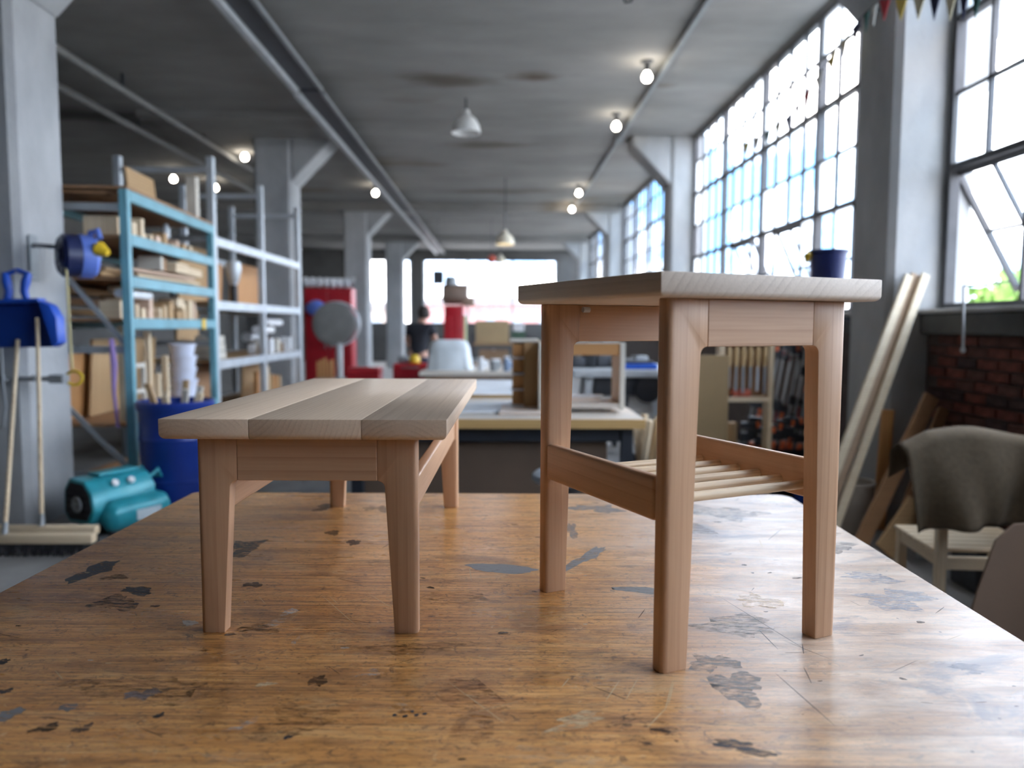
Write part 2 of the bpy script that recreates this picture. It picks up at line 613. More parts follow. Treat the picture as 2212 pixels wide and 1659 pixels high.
# steel windows ------------------------------------------------------
ROWS = [1.575, 2.06, 2.55, 3.05, 3.55, 4.05, 4.46]
def steel_window(name, y0, y1, nsec, npan, label, vents=(), detail=True, open_panes=()):
    """window in the plane x = XW; nsec sections of npan panes"""
    t = thing(name, label, 'window', (XW + .1, y0, 0), kind='structure')
    W = y1 - y0
    sw = W / nsec
    pw = sw / npan
    z0, z1 = ROWS[0], ROWS[-1]
    MB().box(-.035, .035, 0, .05, z0, z1).build('frame_jamb', M_STEEL_WIN, t)
    MB().box(-.035, .035, W - .05, W, z0, z1).build('frame_jamb', M_STEEL_WIN, t)
    MB().box(-.035, .035, .05, W - .05, z0, z0 + .04).build('frame_bottom', M_STEEL_WIN, t)
    MB().box(-.035, .035, .05, W - .05, z1 - .04, z1).build('frame_top', M_STEEL_WIN, t)
    mul = MB().box(-.04, .04, -.032, .032, z0 + .04, z1 - .04).mesh('mullion')
    mul.materials.append(M_STEEL_WIN)
    for k in range(1, nsec):
        link('mullion', mul, t, (0, k * sw, 0))
    vb = MB().box(-.018, .018, -.012, .012, z0 + .04, z1 - .04).mesh('glazing_bar')
    vb.materials.append(M_STEEL_WIN)
    vbt = MB().box(-.018, .018, -.012, .012, ROWS[2], z1 - .04).mesh('glazing_bar')
    vbt.materials.append(M_STEEL_WIN)
    hb = MB().box(-.018, .018, .0, sw, -.011, .011).mesh('glazing_bar')
    hb.materials.append(M_STEEL_WIN)
    heavy = MB().box(-.03, .03, .0, sw, -.022, .022).mesh('transom')
    heavy.materials.append(M_STEEL_WIN)
    pm = {}
    for ri in range(6):
        h = ROWS[ri + 1] - ROWS[ri]
        for gi, g in enumerate((M_GLASS, M_GLASS2, M_GLASS3)):
            me = MB().box(-.003, .003, .004, pw - .004, .004, h - .004).mesh('pane')
            me.materials.append(g)
            pm[ri, gi] = me
    for s in range(nsec):
        vent = [v for v in vents if v[0] == s]
        cols = set()
        for v in vent:
            cols |= set(range(v[1], v[2]))
        for k in range(1, npan):
            link('glazing_bar', vbt if (k in cols and k - 1 in cols) else vb, t, (0, s * sw + k * pw, 0))
        for ri in range(1, 6):
            if ri == 2 or ri == 4:
                link('transom', heavy, t, (0, s * sw, ROWS[ri]))
            elif ri == 1 and cols:
                # lower bar only beside the open vent
                for a, b in ((0, min(cols)), (max(cols) + 1, npan)):
                    if b > a:
                        MB().box(-.018, .018, s * sw + a * pw, s * sw + b * pw, ROWS[1] - .011, ROWS[1] + .011).build('glazing_bar', M_STEEL_WIN, t)
            else:
                link('glazing_bar', hb, t, (0, s * sw, ROWS[ri]))
        if detail:
            for c in range(npan):
                for ri in range(6):
                    if c in cols and ri < 2:
                        continue
                    gi = random.choices((0, 1, 2), (5, 1.4, 3))[0]
                    link('pane', pm[ri, gi], t, (0, s * sw + c * pw, ROWS[ri]))
        else:
            MB().box(-.003, .003, s * sw, s * sw + sw, z0, z1).build('glazing', M_GLASS3 if s % 2 else M_GLASS, t)
        # top-hung vents swung outward
        for v in vent:
            a, b, ang = v[1], v[2], v[3]
            hgt = ROWS[2] - z0 - .03
            Mx = Matrix.Translation((.03, s * sw, ROWS[2] - .02)) @ Matrix.Rotation(R(-ang), 4, 'Y')
            vs = MB()
            vs.box(-.018, .018, a * pw, a * pw + .035, -hgt, 0, M=Mx)
            vs.box(-.018, .018, b * pw - .035, b * pw, -hgt, 0, M=Mx)
            vs.box(-.018, .018, a * pw + .035, b * pw - .035, -.035, 0, M=Mx)
            vs.box(-.018, .018, a * pw + .035, b * pw - .035, -hgt, -hgt + .035, M=Mx)
            for c in range(a + 1, b):
                vs.box(-.014, .014, c * pw - .011, c * pw + .011, -hgt + .035, -.035, M=Mx)
            vs.box(-.014, .014, a * pw + .035, b * pw - .035, -hgt / 2 - .01, -hgt / 2 + .01, M=Mx)
            vo = vs.build('vent_sash', M_STEEL_WIN, t)
            for c in range(a, b):
                for q in range(2):
                    p = MB().box(-.003, .003, c * pw + .012, (c + 1) * pw - .012, -hgt * (q + 1) / 2 + .012, -hgt * q / 2 - .012, M=Mx)
                    p.build('pane', random.choice((M_GLASS3, M_GLASS3, M_GLASS)), vo)
    return t
random.seed(11)
ye = COLY[1]
steel_window('window_1', ye - 6.4, ye - .02, 4, 4, 'nearest tall steel window at right with an open vent over the brick wall', vents=((3, 2, 4, 30), (1, 1, 3, 30)))
steel_window('window_2', ye + .62, ye + 6.98, 4, 4, 'long steel grid window beyond the dark column, milky panes', vents=((0, 0, 2, 24), (1, 1, 3, 24), (2, 1, 3, 24)))
steel_window('window_3', ye + 7.62, ye + 13.98, 4, 4, 'third steel window bay along the right wall', detail=False)
steel_window('window_4', ye + 14.62, ye + 20.98, 4, 4, 'fourth steel window bay far along the right wall', detail=False)
MB().box(XW, XW + .3, YB, ye - 6.4, 1.575, 4.46).build('blank_bay', M_DARKWALL, wr)  # unseen bay closed with added wall to cut light from behind the viewer
steel_window('window_6', ye + 21.62, YF - .1, 2, 4, 'last steel window bay next to the end wall', detail=False)
# end wall with its own windows
MB_ = MB()
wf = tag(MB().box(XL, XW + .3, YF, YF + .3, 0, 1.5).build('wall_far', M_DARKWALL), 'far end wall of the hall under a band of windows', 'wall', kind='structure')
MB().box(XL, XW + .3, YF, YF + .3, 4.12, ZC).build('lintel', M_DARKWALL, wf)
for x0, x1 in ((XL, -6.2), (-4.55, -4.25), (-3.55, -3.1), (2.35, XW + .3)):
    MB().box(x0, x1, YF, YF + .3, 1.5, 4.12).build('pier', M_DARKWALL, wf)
def far_window(name, x0, x1, nsec, npan, label):
    t = thing(name, label, 'window', (x0, YF + .12, 0), kind='structure')
    W = x1 - x0
    MB().box(0, W, -.03, .03, 1.5, 1.56).build('frame_bottom', M_STEEL_WIN, t)
    MB().box(0, W, -.03, .03, 4.06, 4.12).build('frame_top', M_STEEL_WIN, t)
    me = MB().box(-.045, .045, -.035, .035, 1.56, 4.06).mesh('mullion')
    me.materials.append(M_LIGHTSTEEL)
    for k in range(nsec + 1):
        link('mullion', me, t, (min(max(W * k / nsec, .045), W - .045), 0, 0))
    me = MB().box(-.012, .012, -.02, .02, 1.56, 4.06).mesh('glazing_bar')
    me.materials.append(M_LIGHTSTEEL)
    for k in range(nsec * npan):
        if k % npan:
            link('glazing_bar', me, t, (W * k / (nsec * npan), 0, 0))
    me = MB().box(0, W, -.02, .02, -.012, .012).mesh('glazing_bar')
    me.materials.append(M_LIGHTSTEEL)
    for z in (2.0, 2.5, 3.0, 3.5):
        link('glazing_bar', me, t, (0, 0, z))
    for k in range(nsec):
        MB().box(W * k / nsec, W * (k + 1) / nsec, -.004, .004, 1.56, 4.06).build('glazing', M_GLASS, t)
far_window('window_7', -3.1, 2.35, 3, 4, 'wide steel window in the far end wall')
far_window('window_8', -4.25, -3.55, 1, 2, 'narrow bright window in the far end wall beside the columns')
far_window('window_9', -6.2, -4.55, 1, 4, 'window in the far end wall behind the left columns')
# ragged plaster return outside the nearest window
rg = [(0, 2.50), (.06, 2.52), (.10, 2.75), (.13, 2.9), (.15, 3.05), (.23, 3.2), (.20, 3.36), (.25, 3.5), (.23, 3.62), (.28, 3.78), (.27, 4.0), (.24, 4.2), (.25, 4.6), (0, 4.6)]
tag(MB().prism([(XW + .16 + a, z) for a, z in rg], ye - .02, ye + .5, 'y').build('trim_1', M_CONC), 'ragged broken plaster edge outside the nearest window', 'plaster', kind='structure')
tag(MB().box(XW + .16, XW + .24, ye - .02, ye + .5, 1.2, 2.5).build('trim_2', M_CONC), 'narrow plaster return outside, low beside the open vent', 'plaster', kind='structure')

# ------------------------------------------------------------------ outside
tag(MB().box(3.8, 260, -120, 260, -6.3, -6.0).build('outside_ground', plain('outside_paving', (0.36, 0.345, 0.32), 0.9, 0, 0.3, 0.15)), 'hazy ground outside below the windows', 'ground', kind='structure')
tag(MB().box(-260, 3.7, 31.6, 260, -6.3, -6.0).build('outside_yard', plain('yard', (0.36, 0.34, 0.32), 0.9, 0, 0.3, 0.15)), 'pale yard beyond the far end windows', 'ground', kind='structure')
M_LEAF = plain('leaf', (0.12, 0.22, 0.035), 0.7, 0, 0.5, 3)
M_BARK = plain('bark', (0.12, 0.09, 0.06), 0.9)
def tree(x, y, top, rad, label, seed):
    rnd = random.Random(seed)
    t = thing('tree', label, 'tree', (x, y, -6.0), group='trees outside the windows')
    H_ = top + 6.0
    MB().path([(0, 0, 0), (.1, 0, H_ * .35), (0, .1, H_ * .7)], [.3, .22, .1], 8).build('trunk', M_BARK, t, True)
    bm_ = bmesh.new()
    for k in range(4200):
        a, b = rnd.uniform(0, 2 * math.pi), math.acos(rnd.uniform(-1, 1))
        rr = rad * rnd.uniform(.55, 1.0) * (1 + .25 * math.sin(3 * a + seed) * math.sin(2 * b))
        p = Vector((rr * math.sin(b) * math.cos(a), rr * math.sin(b) * math.sin(a), H_ - rad * 1.05 + rr * 1.05 * math.cos(b)))
        s = rnd.uniform(.22, .46)
        q = Euler((rnd.uniform(0, 6), rnd.uniform(0, 6), rnd.uniform(0, 6))).to_matrix()
        vs = [bm_.verts.new(p + q @ Vector(c) * s) for c in ((-1, 0, 0), (0, -.45, .1), (1, 0, 0), (0, .45, .1))]
        bm_.faces.new(vs)
    me = bpy.data.meshes.new('foliage')
    bm_.to_mesh(me)
    bm_.free()
    me.materials.append(M_LEAF)
    f = link('foliage', me, t)
    f['kind'] = 'stuff'
tree(20.8, 31.5, 3.5, 3.4, 'green leafy treetop in the low corner of the nearest window', 1)
tree(29.5, 37.5, 4.9, 4.4, 'second green treetop behind the first, right of the window bar', 2)
tree(36.0, 49.0, 5.6, 5.0, 'taller treetop at the right edge of the nearest window', 3)
def house(x, y, w, h, label, col):
    t = thing('building', label, 'building', (x, y, -6.0))
    MB().box(-w / 2, w / 2, 0, 9, 0, h, .05).build('walls', plain('house_' + label[:5], col, 0.85, 0, 0.15, .3), t)
    MB().prism([(-w / 2 - .4, h), (w / 2 + .4, h), (w / 2 - 1, h + .9), (-w / 2 + 1, h + .9)], -.4, 9.4, 'y').build('roof', plain('roof_grey', (0.22, 0.20, 0.20), .8), t)
    me = MB().box(-.5, .5, -.06, .1, 0, 1.5).mesh('window')
    me.materials.append(plain('far_glass', (0.25, 0.3, 0.36), .2))
    n = int(w // 3)
    for k in range(n):
        for z in (h - 2.6, h - 5.2):
            link('window', me, t, (-w / 2 + (k + .5) * w / n, 0, z))
house(-1.0, 86, 15, 9.8, 'pinkish brick building beyond the far windows', (0.36, 0.19, 0.18))
house(16.0, 98, 16, 11.0, 'rose red brick block right of the pinkish building', (0.34, 0.16, 0.15))
house(-20.0, 92, 14, 9.4, 'cream building left beyond the far windows', (0.40, 0.34, 0.30))

# ================================================================== THE WORKBENCH
BZ = 0.90
BRZ = R(-1.2)
BC = Vector((-0.050, 1.44, 0))
BHX, BHY = 0.978, 1.025


def on_bench(px, py):
    p = at(px, py, 1.0) - Vector((0, 0, CAMZ))
    p = p * ((BZ - CAMZ) / p.z) + Vector((0, 0, CAMZ))
    d = p - BC
    c, s = math.cos(-BRZ), math.sin(-BRZ)
    return Vector((d.x * c - d.y * s, d.x * s + d.y * c, BZ))


def bench_material():
    m, t, b = _new('bench_top')
    N = t.nodes.new
    tcn = N('ShaderNodeTexCoord')
    obj = tcn.outputs['Object']

    def noise(scale, detail=4, stretch=(1, 1, 1), rough=.55, dist=0, loc=(0, 0, 0)):
        mp_ = N('ShaderNodeMapping')
        mp_.inputs['Scale'].default_value = stretch
        mp_.inputs['Location'].default_value = loc
        L(t, obj, mp_.inputs['Vector'])
        n = N('ShaderNodeTexNoise')
        n.inputs['Scale'].default_value = scale
        n.inputs['Detail'].default_value = detail
        n.inputs['Roughness'].default_value = rough
        n.inputs['Distortion'].default_value = dist
        L(t, mp_.outputs['Vector'], n.inputs['Vector'])
        return n.outputs['Fac']

    def rng(v, a, b_, lo=0.0, hi=1.0):
        mr = N('ShaderNodeMapRange')
        mr.inputs['From Min'].default_value = a
        mr.inputs['From Max'].default_value = b_
        mr.inputs['To Min'].default_value = lo
        mr.inputs['To Max'].default_value = hi
        L(t, v, mr.inputs['Value'])
        return mr.outputs['Result']

    def mix(fac, c1, c2, mode='MIX'):
        mx = N('ShaderNodeMixRGB')
        mx.blend_type = mode
        for sock, v in (('Fac', fac), ('Color1', c1), ('Color2', c2)):
            if isinstance(v, (tuple, list)):
                mx.inputs[sock].default_value = c4(v)
            elif isinstance(v, (int, float)):
                mx.inputs[sock].default_value = v
            else:
                L(t, v, mx.inputs[sock])
        return mx.outputs['Color']

    grain = noise(1, 6, (3.2, 95, 1), .68)
    broad = noise(1, 5, (1.3, 5.0, 1), .65, .6)
    fine = noise(1, 3, (14, 520, 1), .6)
    ramp = N('ShaderNodeValToRGB')
    e = ramp.color_ramp.elements
    e[0].position, e[0].color = .30, c4((.16, .064, .019))
    e[1].position, e[1].color = .72, c4((.85, .49, .18))
    e2 = e.new(.5)
    e2.color = c4((.60, .275, .078))
    mm = N('ShaderNodeMath')
    mm.operation = 'MULTIPLY_ADD'
    mm.inputs[1].default_value = .78
    L(t, grain, mm.inputs[0])
    m2 = N('ShaderNodeMath')
    m2.operation = 'MULTIPLY'
    m2.inputs[1].default_value = .30
    L(t, broad, m2.inputs[0])
    L(t, m2.outputs[0], mm.inputs[2])
    L(t, mm.outputs[0], ramp.inputs['Fac'])
    col = ramp.outputs['Color']
    # fibres, grime, worn pale patches, greyish old paint haze
    col = mix(rng(fine, .50, .68, 0, .6), col, (.12, .05, .02))
    col = mix(rng(noise(1, 4, (1.1, 150, 1), .6, .0, (2, 5, 0)), .56, .64, 0, .62), col, (.13, .055, .02))
    col = mix(rng(noise(1, 5, (34, 46, 1), .75, 1.4, (4, 9, 0)), .575, .64, 0, .72), col, (.085, .04, .02))
    col = mix(rng(noise(1, 5, (46, 60, 1), .8, 1.6, (8, 1, 0)), .60, .665, 0, .72), col, (.70, .50, .29))
    col = mix(rng(noise(1, 6, (3.0, 9, 1), .7, 1.0, (3, 1, 0)), .50, .63, 0, .55), col, (.14, .058, .022))
    col = mix(rng(noise(1, 6, (4.5, 14, 1), .7, .8, (7, 4, 0)), .56, .68, 0, .6), col, (.62, .40, .19))
    col = mix(rng(noise(1, 6, (8, 30, 1), .74, 1.2, (11, 6, 0)), .58, .64, 0, .55), col, (.09, .037, .016))
    col = mix(rng(noise(1, 6, (7, 26, 1), .74, 1.2, (1, 16, 0)), .60, .67, 0, .6), col, (.72, .38, .115))
    col = mix(rng(noise(1, 4, (60, 200, 1), .7, .6, (3, 6, 0)), .55, .63, 0, .6), col, (.06, .028, .014))
    # right half painted grey-white to imitate window sheen, plus ink stains
    sx = N('ShaderNodeSeparateXYZ')
    L(t, obj, sx.inputs[0])
    wob = N('ShaderNodeMath')
    wob.operation = 'MULTIPLY_ADD'
    wob.inputs[1].default_value = .9
    L(t, noise(1, 4, (2.0, 2.6, 1), .6, .5, (5, 2, 0)), wob.inputs[0])
    L(t, sx.outputs['X'], wob.inputs[2])
    worn = rng(wob.outputs[0], .62, 1.15)  # mask for the painted sheen and the ink stains
    pale = mix(rng(noise(1, 6, (4, 16, 1), .7, .6, (2, 8, 0)), .38, .62), (.40, .33, .28), (.76, .70, .62))  # tones of the sheen put into the colour
    wm = N('ShaderNodeMath')
    wm.operation = 'MULTIPLY'
    wm.inputs[1].default_value = .62
    L(t, worn, wm.inputs[0])
    col = mix(wm.outputs[0], col, pale)
    wm2 = N('ShaderNodeMath')
    wm2.operation = 'MULTIPLY'
    L(t, worn, wm2.inputs[0])
    L(t, rng(noise(1, 5, (3.5, 8, 1), .65, .8, (9, 3, 0)), .54, .64, 0, .65), wm2.inputs[1])
    col = mix(wm2.outputs[0], col, (.165, .165, .20))
    # scattered dots
    vo = N('ShaderNodeTexVoronoi')
    vo.inputs['Scale'].default_value = 22
    L(t, obj, vo.inputs['Vector'])
    dots = N('ShaderNodeMath')
    dots.operation = 'LESS_THAN'
    dots.inputs[1].default_value = .055
    L(t, vo.outputs['Distance'], dots.inputs[0])
    dm = N('ShaderNodeMath')
    dm.operation = 'MULTIPLY'
    L(t, dots.outputs[0], dm.inputs[0])
    L(t, rng(noise(3.5, 3), .52, .56, 0, .8), dm.inputs[1])
    col = mix(dm.outputs[0], col, (.05, .035, .03))
    # single stains, smears and scratches where the photo shows them
    edge = noise(1, 6, (26, 60, 1), .72, .5)
    L(t, col, b.inputs['Base Color'])
    rr = rng(noise(1, 5, (3, 14, 1), .65, .4, (1, 1, 0)), .3, .7, .24, .42)
    L(t, rr, b.inputs['Roughness'])
    b.inputs['Specular IOR Level'].default_value = .6
    b.inputs['Coat Weight'].default_value = .15
    b.inputs['Coat Roughness'].default_value = .32
    bp = N('ShaderNodeBump')
    bp.inputs['Strength'].default_value = .22
    bp.inputs['Distance'].default_value = .002
    L(t, fine, bp.inputs['Height'])
    bp2 = N('ShaderNodeBump')
    bp2.inputs['Strength'].default_value = .12
    bp2.inputs['Distance'].default_value = .004
    L(t, edge, bp2.inputs['Height'])
    L(t, bp.outputs['Normal'], bp2.inputs['Normal'])
    L(t, bp2.outputs['Normal'], b.inputs['Normal'])
    return m


wb = thing('workbench', 'big scarred wooden workbench under the two new tables', 'workbench', (BC.x, BC.y, 0), BRZ)
cr_ = .05
poly = [(-BHX, -BHY), (BHX, -BHY)] + arc(BHX - cr_, BHY - cr_, cr_, 0, 90, 5) + arc(-BHX + .02, BHY - .02, .02, 90, 180, 3)
MB().prism(poly, BZ - .055, BZ, 'z', .004, 2).build('top', bench_material(), wb)
for sx in (-1, 1):
    for sy in (-1, 1):
        MB().box(sx * (BHX - .16) - .045, sx * (BHX - .16) + .045, sy * (BHY - .16) - .045, sy * (BHY - .16) + .045, 0, BZ - .055, .004).build('leg', brownwood('z'), wb)
    MB().box(sx * (BHX - .16) - .02, sx * (BHX - .16) + .02, -BHY + .21, BHY - .21, .72, BZ - .055, .003).build('apron', brownwood('y'), wb)
    MB().box(-BHX + .21, BHX - .21, sx * (BHY - .16) - .02, sx * (BHY - .16) + .02, .72, BZ - .055, .003).build('apron', brownwood('x'), wb)
MB().box(-BHX + .12, BHX - .12, -BHY + .21, BHY - .21, .2, .225, .003).build('lower_shelf', brownwood('x'), wb)



# paint films, spills and scratches lying on the bench top
def film_mat(colr, fac, wob_):
    key = 'film_%.2f_%.2f_%.2f_%.2f_%.1f' % (colr[0], colr[1], colr[2], fac, wob_)
    if key in MATS:
        return MATS[key]
    m, t, b = _new(key)
    b.inputs['Base Color'].default_value = c4(colr)
    b.inputs['Roughness'].default_value = .42
    tcn = t.nodes.new('ShaderNodeTexCoord')
    mp_ = t.nodes.new('ShaderNodeMapping')
    mp_.inputs['Scale'].default_value = (30, 110, 1)
    L(t, tcn.outputs['Object'], mp_.inputs['Vector'])
    n = t.nodes.new('ShaderNodeTexNoise')
    n.inputs['Scale'].default_value = 1
    n.inputs['Detail'].default_value = 6
    n.inputs['Roughness'].default_value = .75
    L(t, mp_.outputs['Vector'], n.inputs['Vector'])
    mr = t.nodes.new('ShaderNodeMapRange')
    k = .30 + .17 * min(wob_, 1.5)
    mr.inputs['From Min'].default_value = k - .05
    mr.inputs['From Max'].default_value = k + .09
    mr.inputs['To Max'].default_value = fac
    L(t, n.outputs['Fac'], mr.inputs['Value'])
    L(t, mr.outputs['Result'], b.inputs['Alpha'])
    MATS[key] = m
    return m


NST = [0]


def film(name, c, ex, ey, rot, colr, fac, wob_, seg=44):
    rr = random.Random(int(c.x * 1e4) + int(c.y * 1e3))
    ph = [rr.uniform(0, 6.28) for _ in range(6)]
    bm_ = bmesh.new()
    vs = []
    ca, sa = math.cos(rot), math.sin(rot)
    for k in range(seg):
        a = 2 * math.pi * k / seg
        r_ = 1 + (.30 * math.sin(2 * a + ph[0]) + .24 * math.sin(3 * a + ph[1]) + .18 * math.sin(5 * a + ph[2]) + .12 * math.sin(9 * a + ph[3]) + .08 * math.sin(14 * a + ph[4])) * min(1, wob_ * 1.2)
        x, y = ex * r_ * math.cos(a), ey * r_ * math.sin(a)
        X_ = min(max(x * ca - y * sa, -BHX + .012 - c.x), BHX - .012 - c.x)
        Y_ = min(max(x * sa + y * ca, -BHY + .012 - c.y), BHY - .03 - c.y)
        vs.append(bm_.verts.new((X_, Y_, 0)))
    bm_.faces.new(vs)
    bmesh.ops.triangulate(bm_, faces=bm_.faces[:])
    bmesh.ops.recalc_face_normals(bm_, faces=bm_.faces[:])
    if bm_.faces[:][0].normal.z < 0:
        bmesh.ops.reverse_faces(bm_, faces=bm_.faces[:])
    me = bpy.data.meshes.new(name)
    bm_.to_mesh(me)
    bm_.free()
    me.materials.append(film_mat(colr, fac, wob_))
    NST[0] += 1
    link(name, me, wb, (c.x, c.y, BZ + .0001 + .000004 * (NST[0] % 70)))


D, G, W, B, S = (.035, .042, .055), (.20, .205, .215), (.66, .63, .58), (.055, .028, .016), (.74, .58, .36)
LB = (.34, .41, .52)
stains = [
    (205, 1236, 30, 18, 8, D, .9, .55), (250, 1305, 40, 15, -4, D, .75, 1.1), (298, 1279, 42, 6, 12, D, .85, .6),
    (532, 1184, 36, 13, 6, D, .85, .8), (548, 1265, 20, 5, 20, D, .6, .5), (765, 1173, 14, 6, 0, B, .7, .5), (720, 1152, 12, 6, 0, B, .6, .6),
    (1085, 1228, 80, 9, 6, G, .95, .25), (1268, 1203, 18, 24, 20, G, .9, .6), (1385, 1274, 62, 6, 6, G, .85, .4),
    (1290, 1098, 46, 8, 4, G, .8, .8), (1235, 1145, 14, 12, 0, G, .7, .8), (820, 1100, 26, 6, 0, D, .55, .9), (700, 1098, 18, 6, 0, D, .5, .8),
    (1348, 1562, 20, 22, 20, D, .85, 1.4), (1428, 1570, 22, 30, -20, D, .85, 1.5), (1396, 1602, 14, 8, 0, D, .7, 1.2), (1602, 1612, 54, 12, 10, D, .8, .8),
    (1595, 1482, 62, 26, 14, G, .62, .9), (1540, 1430, 40, 20, 20, G, .6, .9), (1935, 1292, 72, 18, 4, LB, .42, .8), (1880, 1245, 48, 9, 5, LB, .4, .8), (2090, 1440, 36, 8, 8, LB, .4, .9),
    (1590, 1350, 90, 18, 6, G, .55, 1.1), (1800, 1180, 46, 9, 0, G, .5, .9), (1560, 1105, 70, 14, 0, G, .45, 1.0), (1470, 1130, 40, 20, 0, G, .45, 1.0),
    (22, 1547, 22, 12, -10, G, .85, .6), (150, 1532, 16, 8, -25, G, .6, .6), (12, 1497, 14, 5, 0, D, .8, .6), (10, 1433, 12, 5, 0, D, .8, .6), (310, 1503, 30, 11, 0, (.26, .22, .22), .7, .7),
    (627, 1323, 13, 7, 0, W, .9, 1.0), (588, 1350, 16, 12, 30, W, .55, 1.3), (800, 1456, 22, 9, -30, W, .55, 1.3), (518, 1572, 11, 22, 25, W, .5, 1.2), (412, 1348, 17, 5, 0, W, .8, .5),
    (638, 1388, 8, 8, 0, W, .4, 1.2), (870, 1520, 40, 8, -70, W, .3, 1.4), (940, 1338, 14, 12, 0, W, .35, 1.4), (575, 1480, 16, 5, -8, S, .8, .7), (1640, 1296, 36, 16, 0, (.62, .45, .26), .7, 1.2), (1250, 1558, 70, 12, -16, S, .6, .9),
    (640, 1560, 90, 26, -6, B, .40, 1.2), (300, 1490, 120, 26, 8, B, .45, 1.2), (900, 1400, 100, 14, 0, B, .45, 1.2), (980, 1290, 70, 9, 0, B, .3, 1.2), (560, 1360, 40, 9, -8, B, .6, 1.1), (1020, 1530, 60, 60, 0, (.16, .05, .03), .35, 1.2),
    (100, 1577, 24, 8, -8, B, .8, .8), (182, 1577, 14, 9, 0, D, .7, .8), (347, 1548, 9, 5, 0, D, .8, .6), (625, 1594, 8, 5, 0, D, .8, .5), (690, 1472, 16, 12, 0, B, .7, .7), (250, 1250, 20, 6, 0, B, .6, .8),
    (1205, 1640, 120, 20, 0, S, .35, 1.2), (500, 1640, 80, 10, 0, S, .3, 1.2), (855, 1546, 5, 3, 0, D, .9, .2), (878, 1548, 6, 3, 0, D, .9, .2), (902, 1546, 5, 3, 0, D, .9, .2), (920, 1543, 5, 3, 0, D, .9, .2), (893, 1538, 4, 3, 0, D, .9, .2),
]
scr = [
    ((1455, 1470), (1440, 1530), S), ((1440, 1530), (1400, 1572), S), ((1458, 1470), (1446, 1524), S), ((1340, 1470), (1310, 1515), S), ((1380, 1465), (1355, 1510), S), ((1232, 1465), (1215, 1485), S),
    ((697, 1288), (770, 1352), S), ((714, 1290), (732, 1306), S), ((560, 1290), (575, 1306), S), ((800, 1285), (850, 1315), S), ((200, 1270), (240, 1262), S), ((980, 1480), (1090, 1560), S),
    ((1640, 1358), (1682, 1400), D), ((1560, 1290), (1740, 1400), D), ((1735, 1390), (1738, 1410), D), ((1660, 1165), (1690, 1140), D), ((1680, 1455), (1800, 1560), D), ((1990, 1514), (2018, 1516), B), ((2110, 1514), (2135, 1513), B), ((1545, 1155), (1552, 1157), B),
]

for (px, py, hx, hy, rot, colr, fac, wob_) in stains:
    c = on_bench(px, py)
    ex = (on_bench(px + hx, py) - c).length
    ey = (on_bench(px, py + hy) - on_bench(px, py - hy)).length / 2
    k = ey / max(hy, 1) / (ex / max(hx, 1))
    film('paint_stain', c, ex, ey, R(-rot) * min(k, 1.6), colr, fac, wob_)
for (a, b_, colr) in scr:
    pa, pb = on_bench(*a), on_bench(*b_)
    d = pb - pa
    film('scratch', (pa + pb) / 2, d.length / 2 * 1.05, .0008, math.atan2(d.y, d.x), colr, .8, .2, 16)


rs = random.Random(77)
for k in range(110):
    c = Vector((rs.uniform(-BHX + .05, BHX - .05), rs.uniform(-.75, BHY - .06), 0))
    a = rs.gauss(0, .35) + rs.choice((0, 0, .9, -.8, 1.3))
    film('scratch', c, rs.uniform(.006, .045), rs.uniform(.0004, .0011), a, rs.choice((S, S, D, B, B)), rs.uniform(.5, .85), .3, 12)
for k in range(130):
    c = Vector((rs.uniform(-BHX + .05, BHX - .05), rs.uniform(-.75, BHY - .06), 0))
    r_ = rs.choice((.0012, .0018, .0025, .004, .006))
    film('speck', c, r_ * rs.uniform(1, 2.2), r_ * .8, rs.uniform(-.4, .4), rs.choice((D, B, B, B, W, S)), rs.uniform(.6, .95), .5, 14)

# ================================================================== THE TWO TABLES
def leg_poly(bot, top, zb, za, joint, rad):
    """outline in (u, z): straight outside, tapered inside, fillet into the apron"""
    return [(0, 0), (bot, 0), (top, za - rad)] + arc(joint, za - rad, joint - top, 180, 90, 6)[1:] + [(joint, zb), (0, zb)]


def table_leg(parent, mirror, W, v0, v1, poly, mat_, outer=.009):
    p = [((W - a) if mirror else a, z) for a, z in poly]
    ox = W if mirror else 0
    test = lambda c, d: abs(c.x - ox) < 1e-4 and abs(d.z) > .2 and abs(d.x) < 1e-5
    MB().prism(p, v0, v1, 'y', .0016, 2, big=[(test, outer, 5)]).build('leg', mat_, parent, True)


def slab(parent, name, u0, u1, v0, v1, z0, z1, mat_, rb, sides, top=.0012):
    """board with the underside edges in `sides` rounded"""
    def test(c, d):
        if c.z > z0 + 1e-4:
            return False
        return ('u0' in sides and abs(c.x - u0) < 1e-4) or ('u1' in sides and abs(c.x - u1) < 1e-4) or ('v0' in sides and abs(c.y - v0) < 1e-4) or ('v1' in sides and abs(c.y - v1) < 1e-4)
    MB().prism([(u0, z0), (u1, z0), (u1, z1), (u0, z1)], v0, v1, 'y', top, 2, big=[(test, rb, 5)]).build(name, mat_, parent, True)


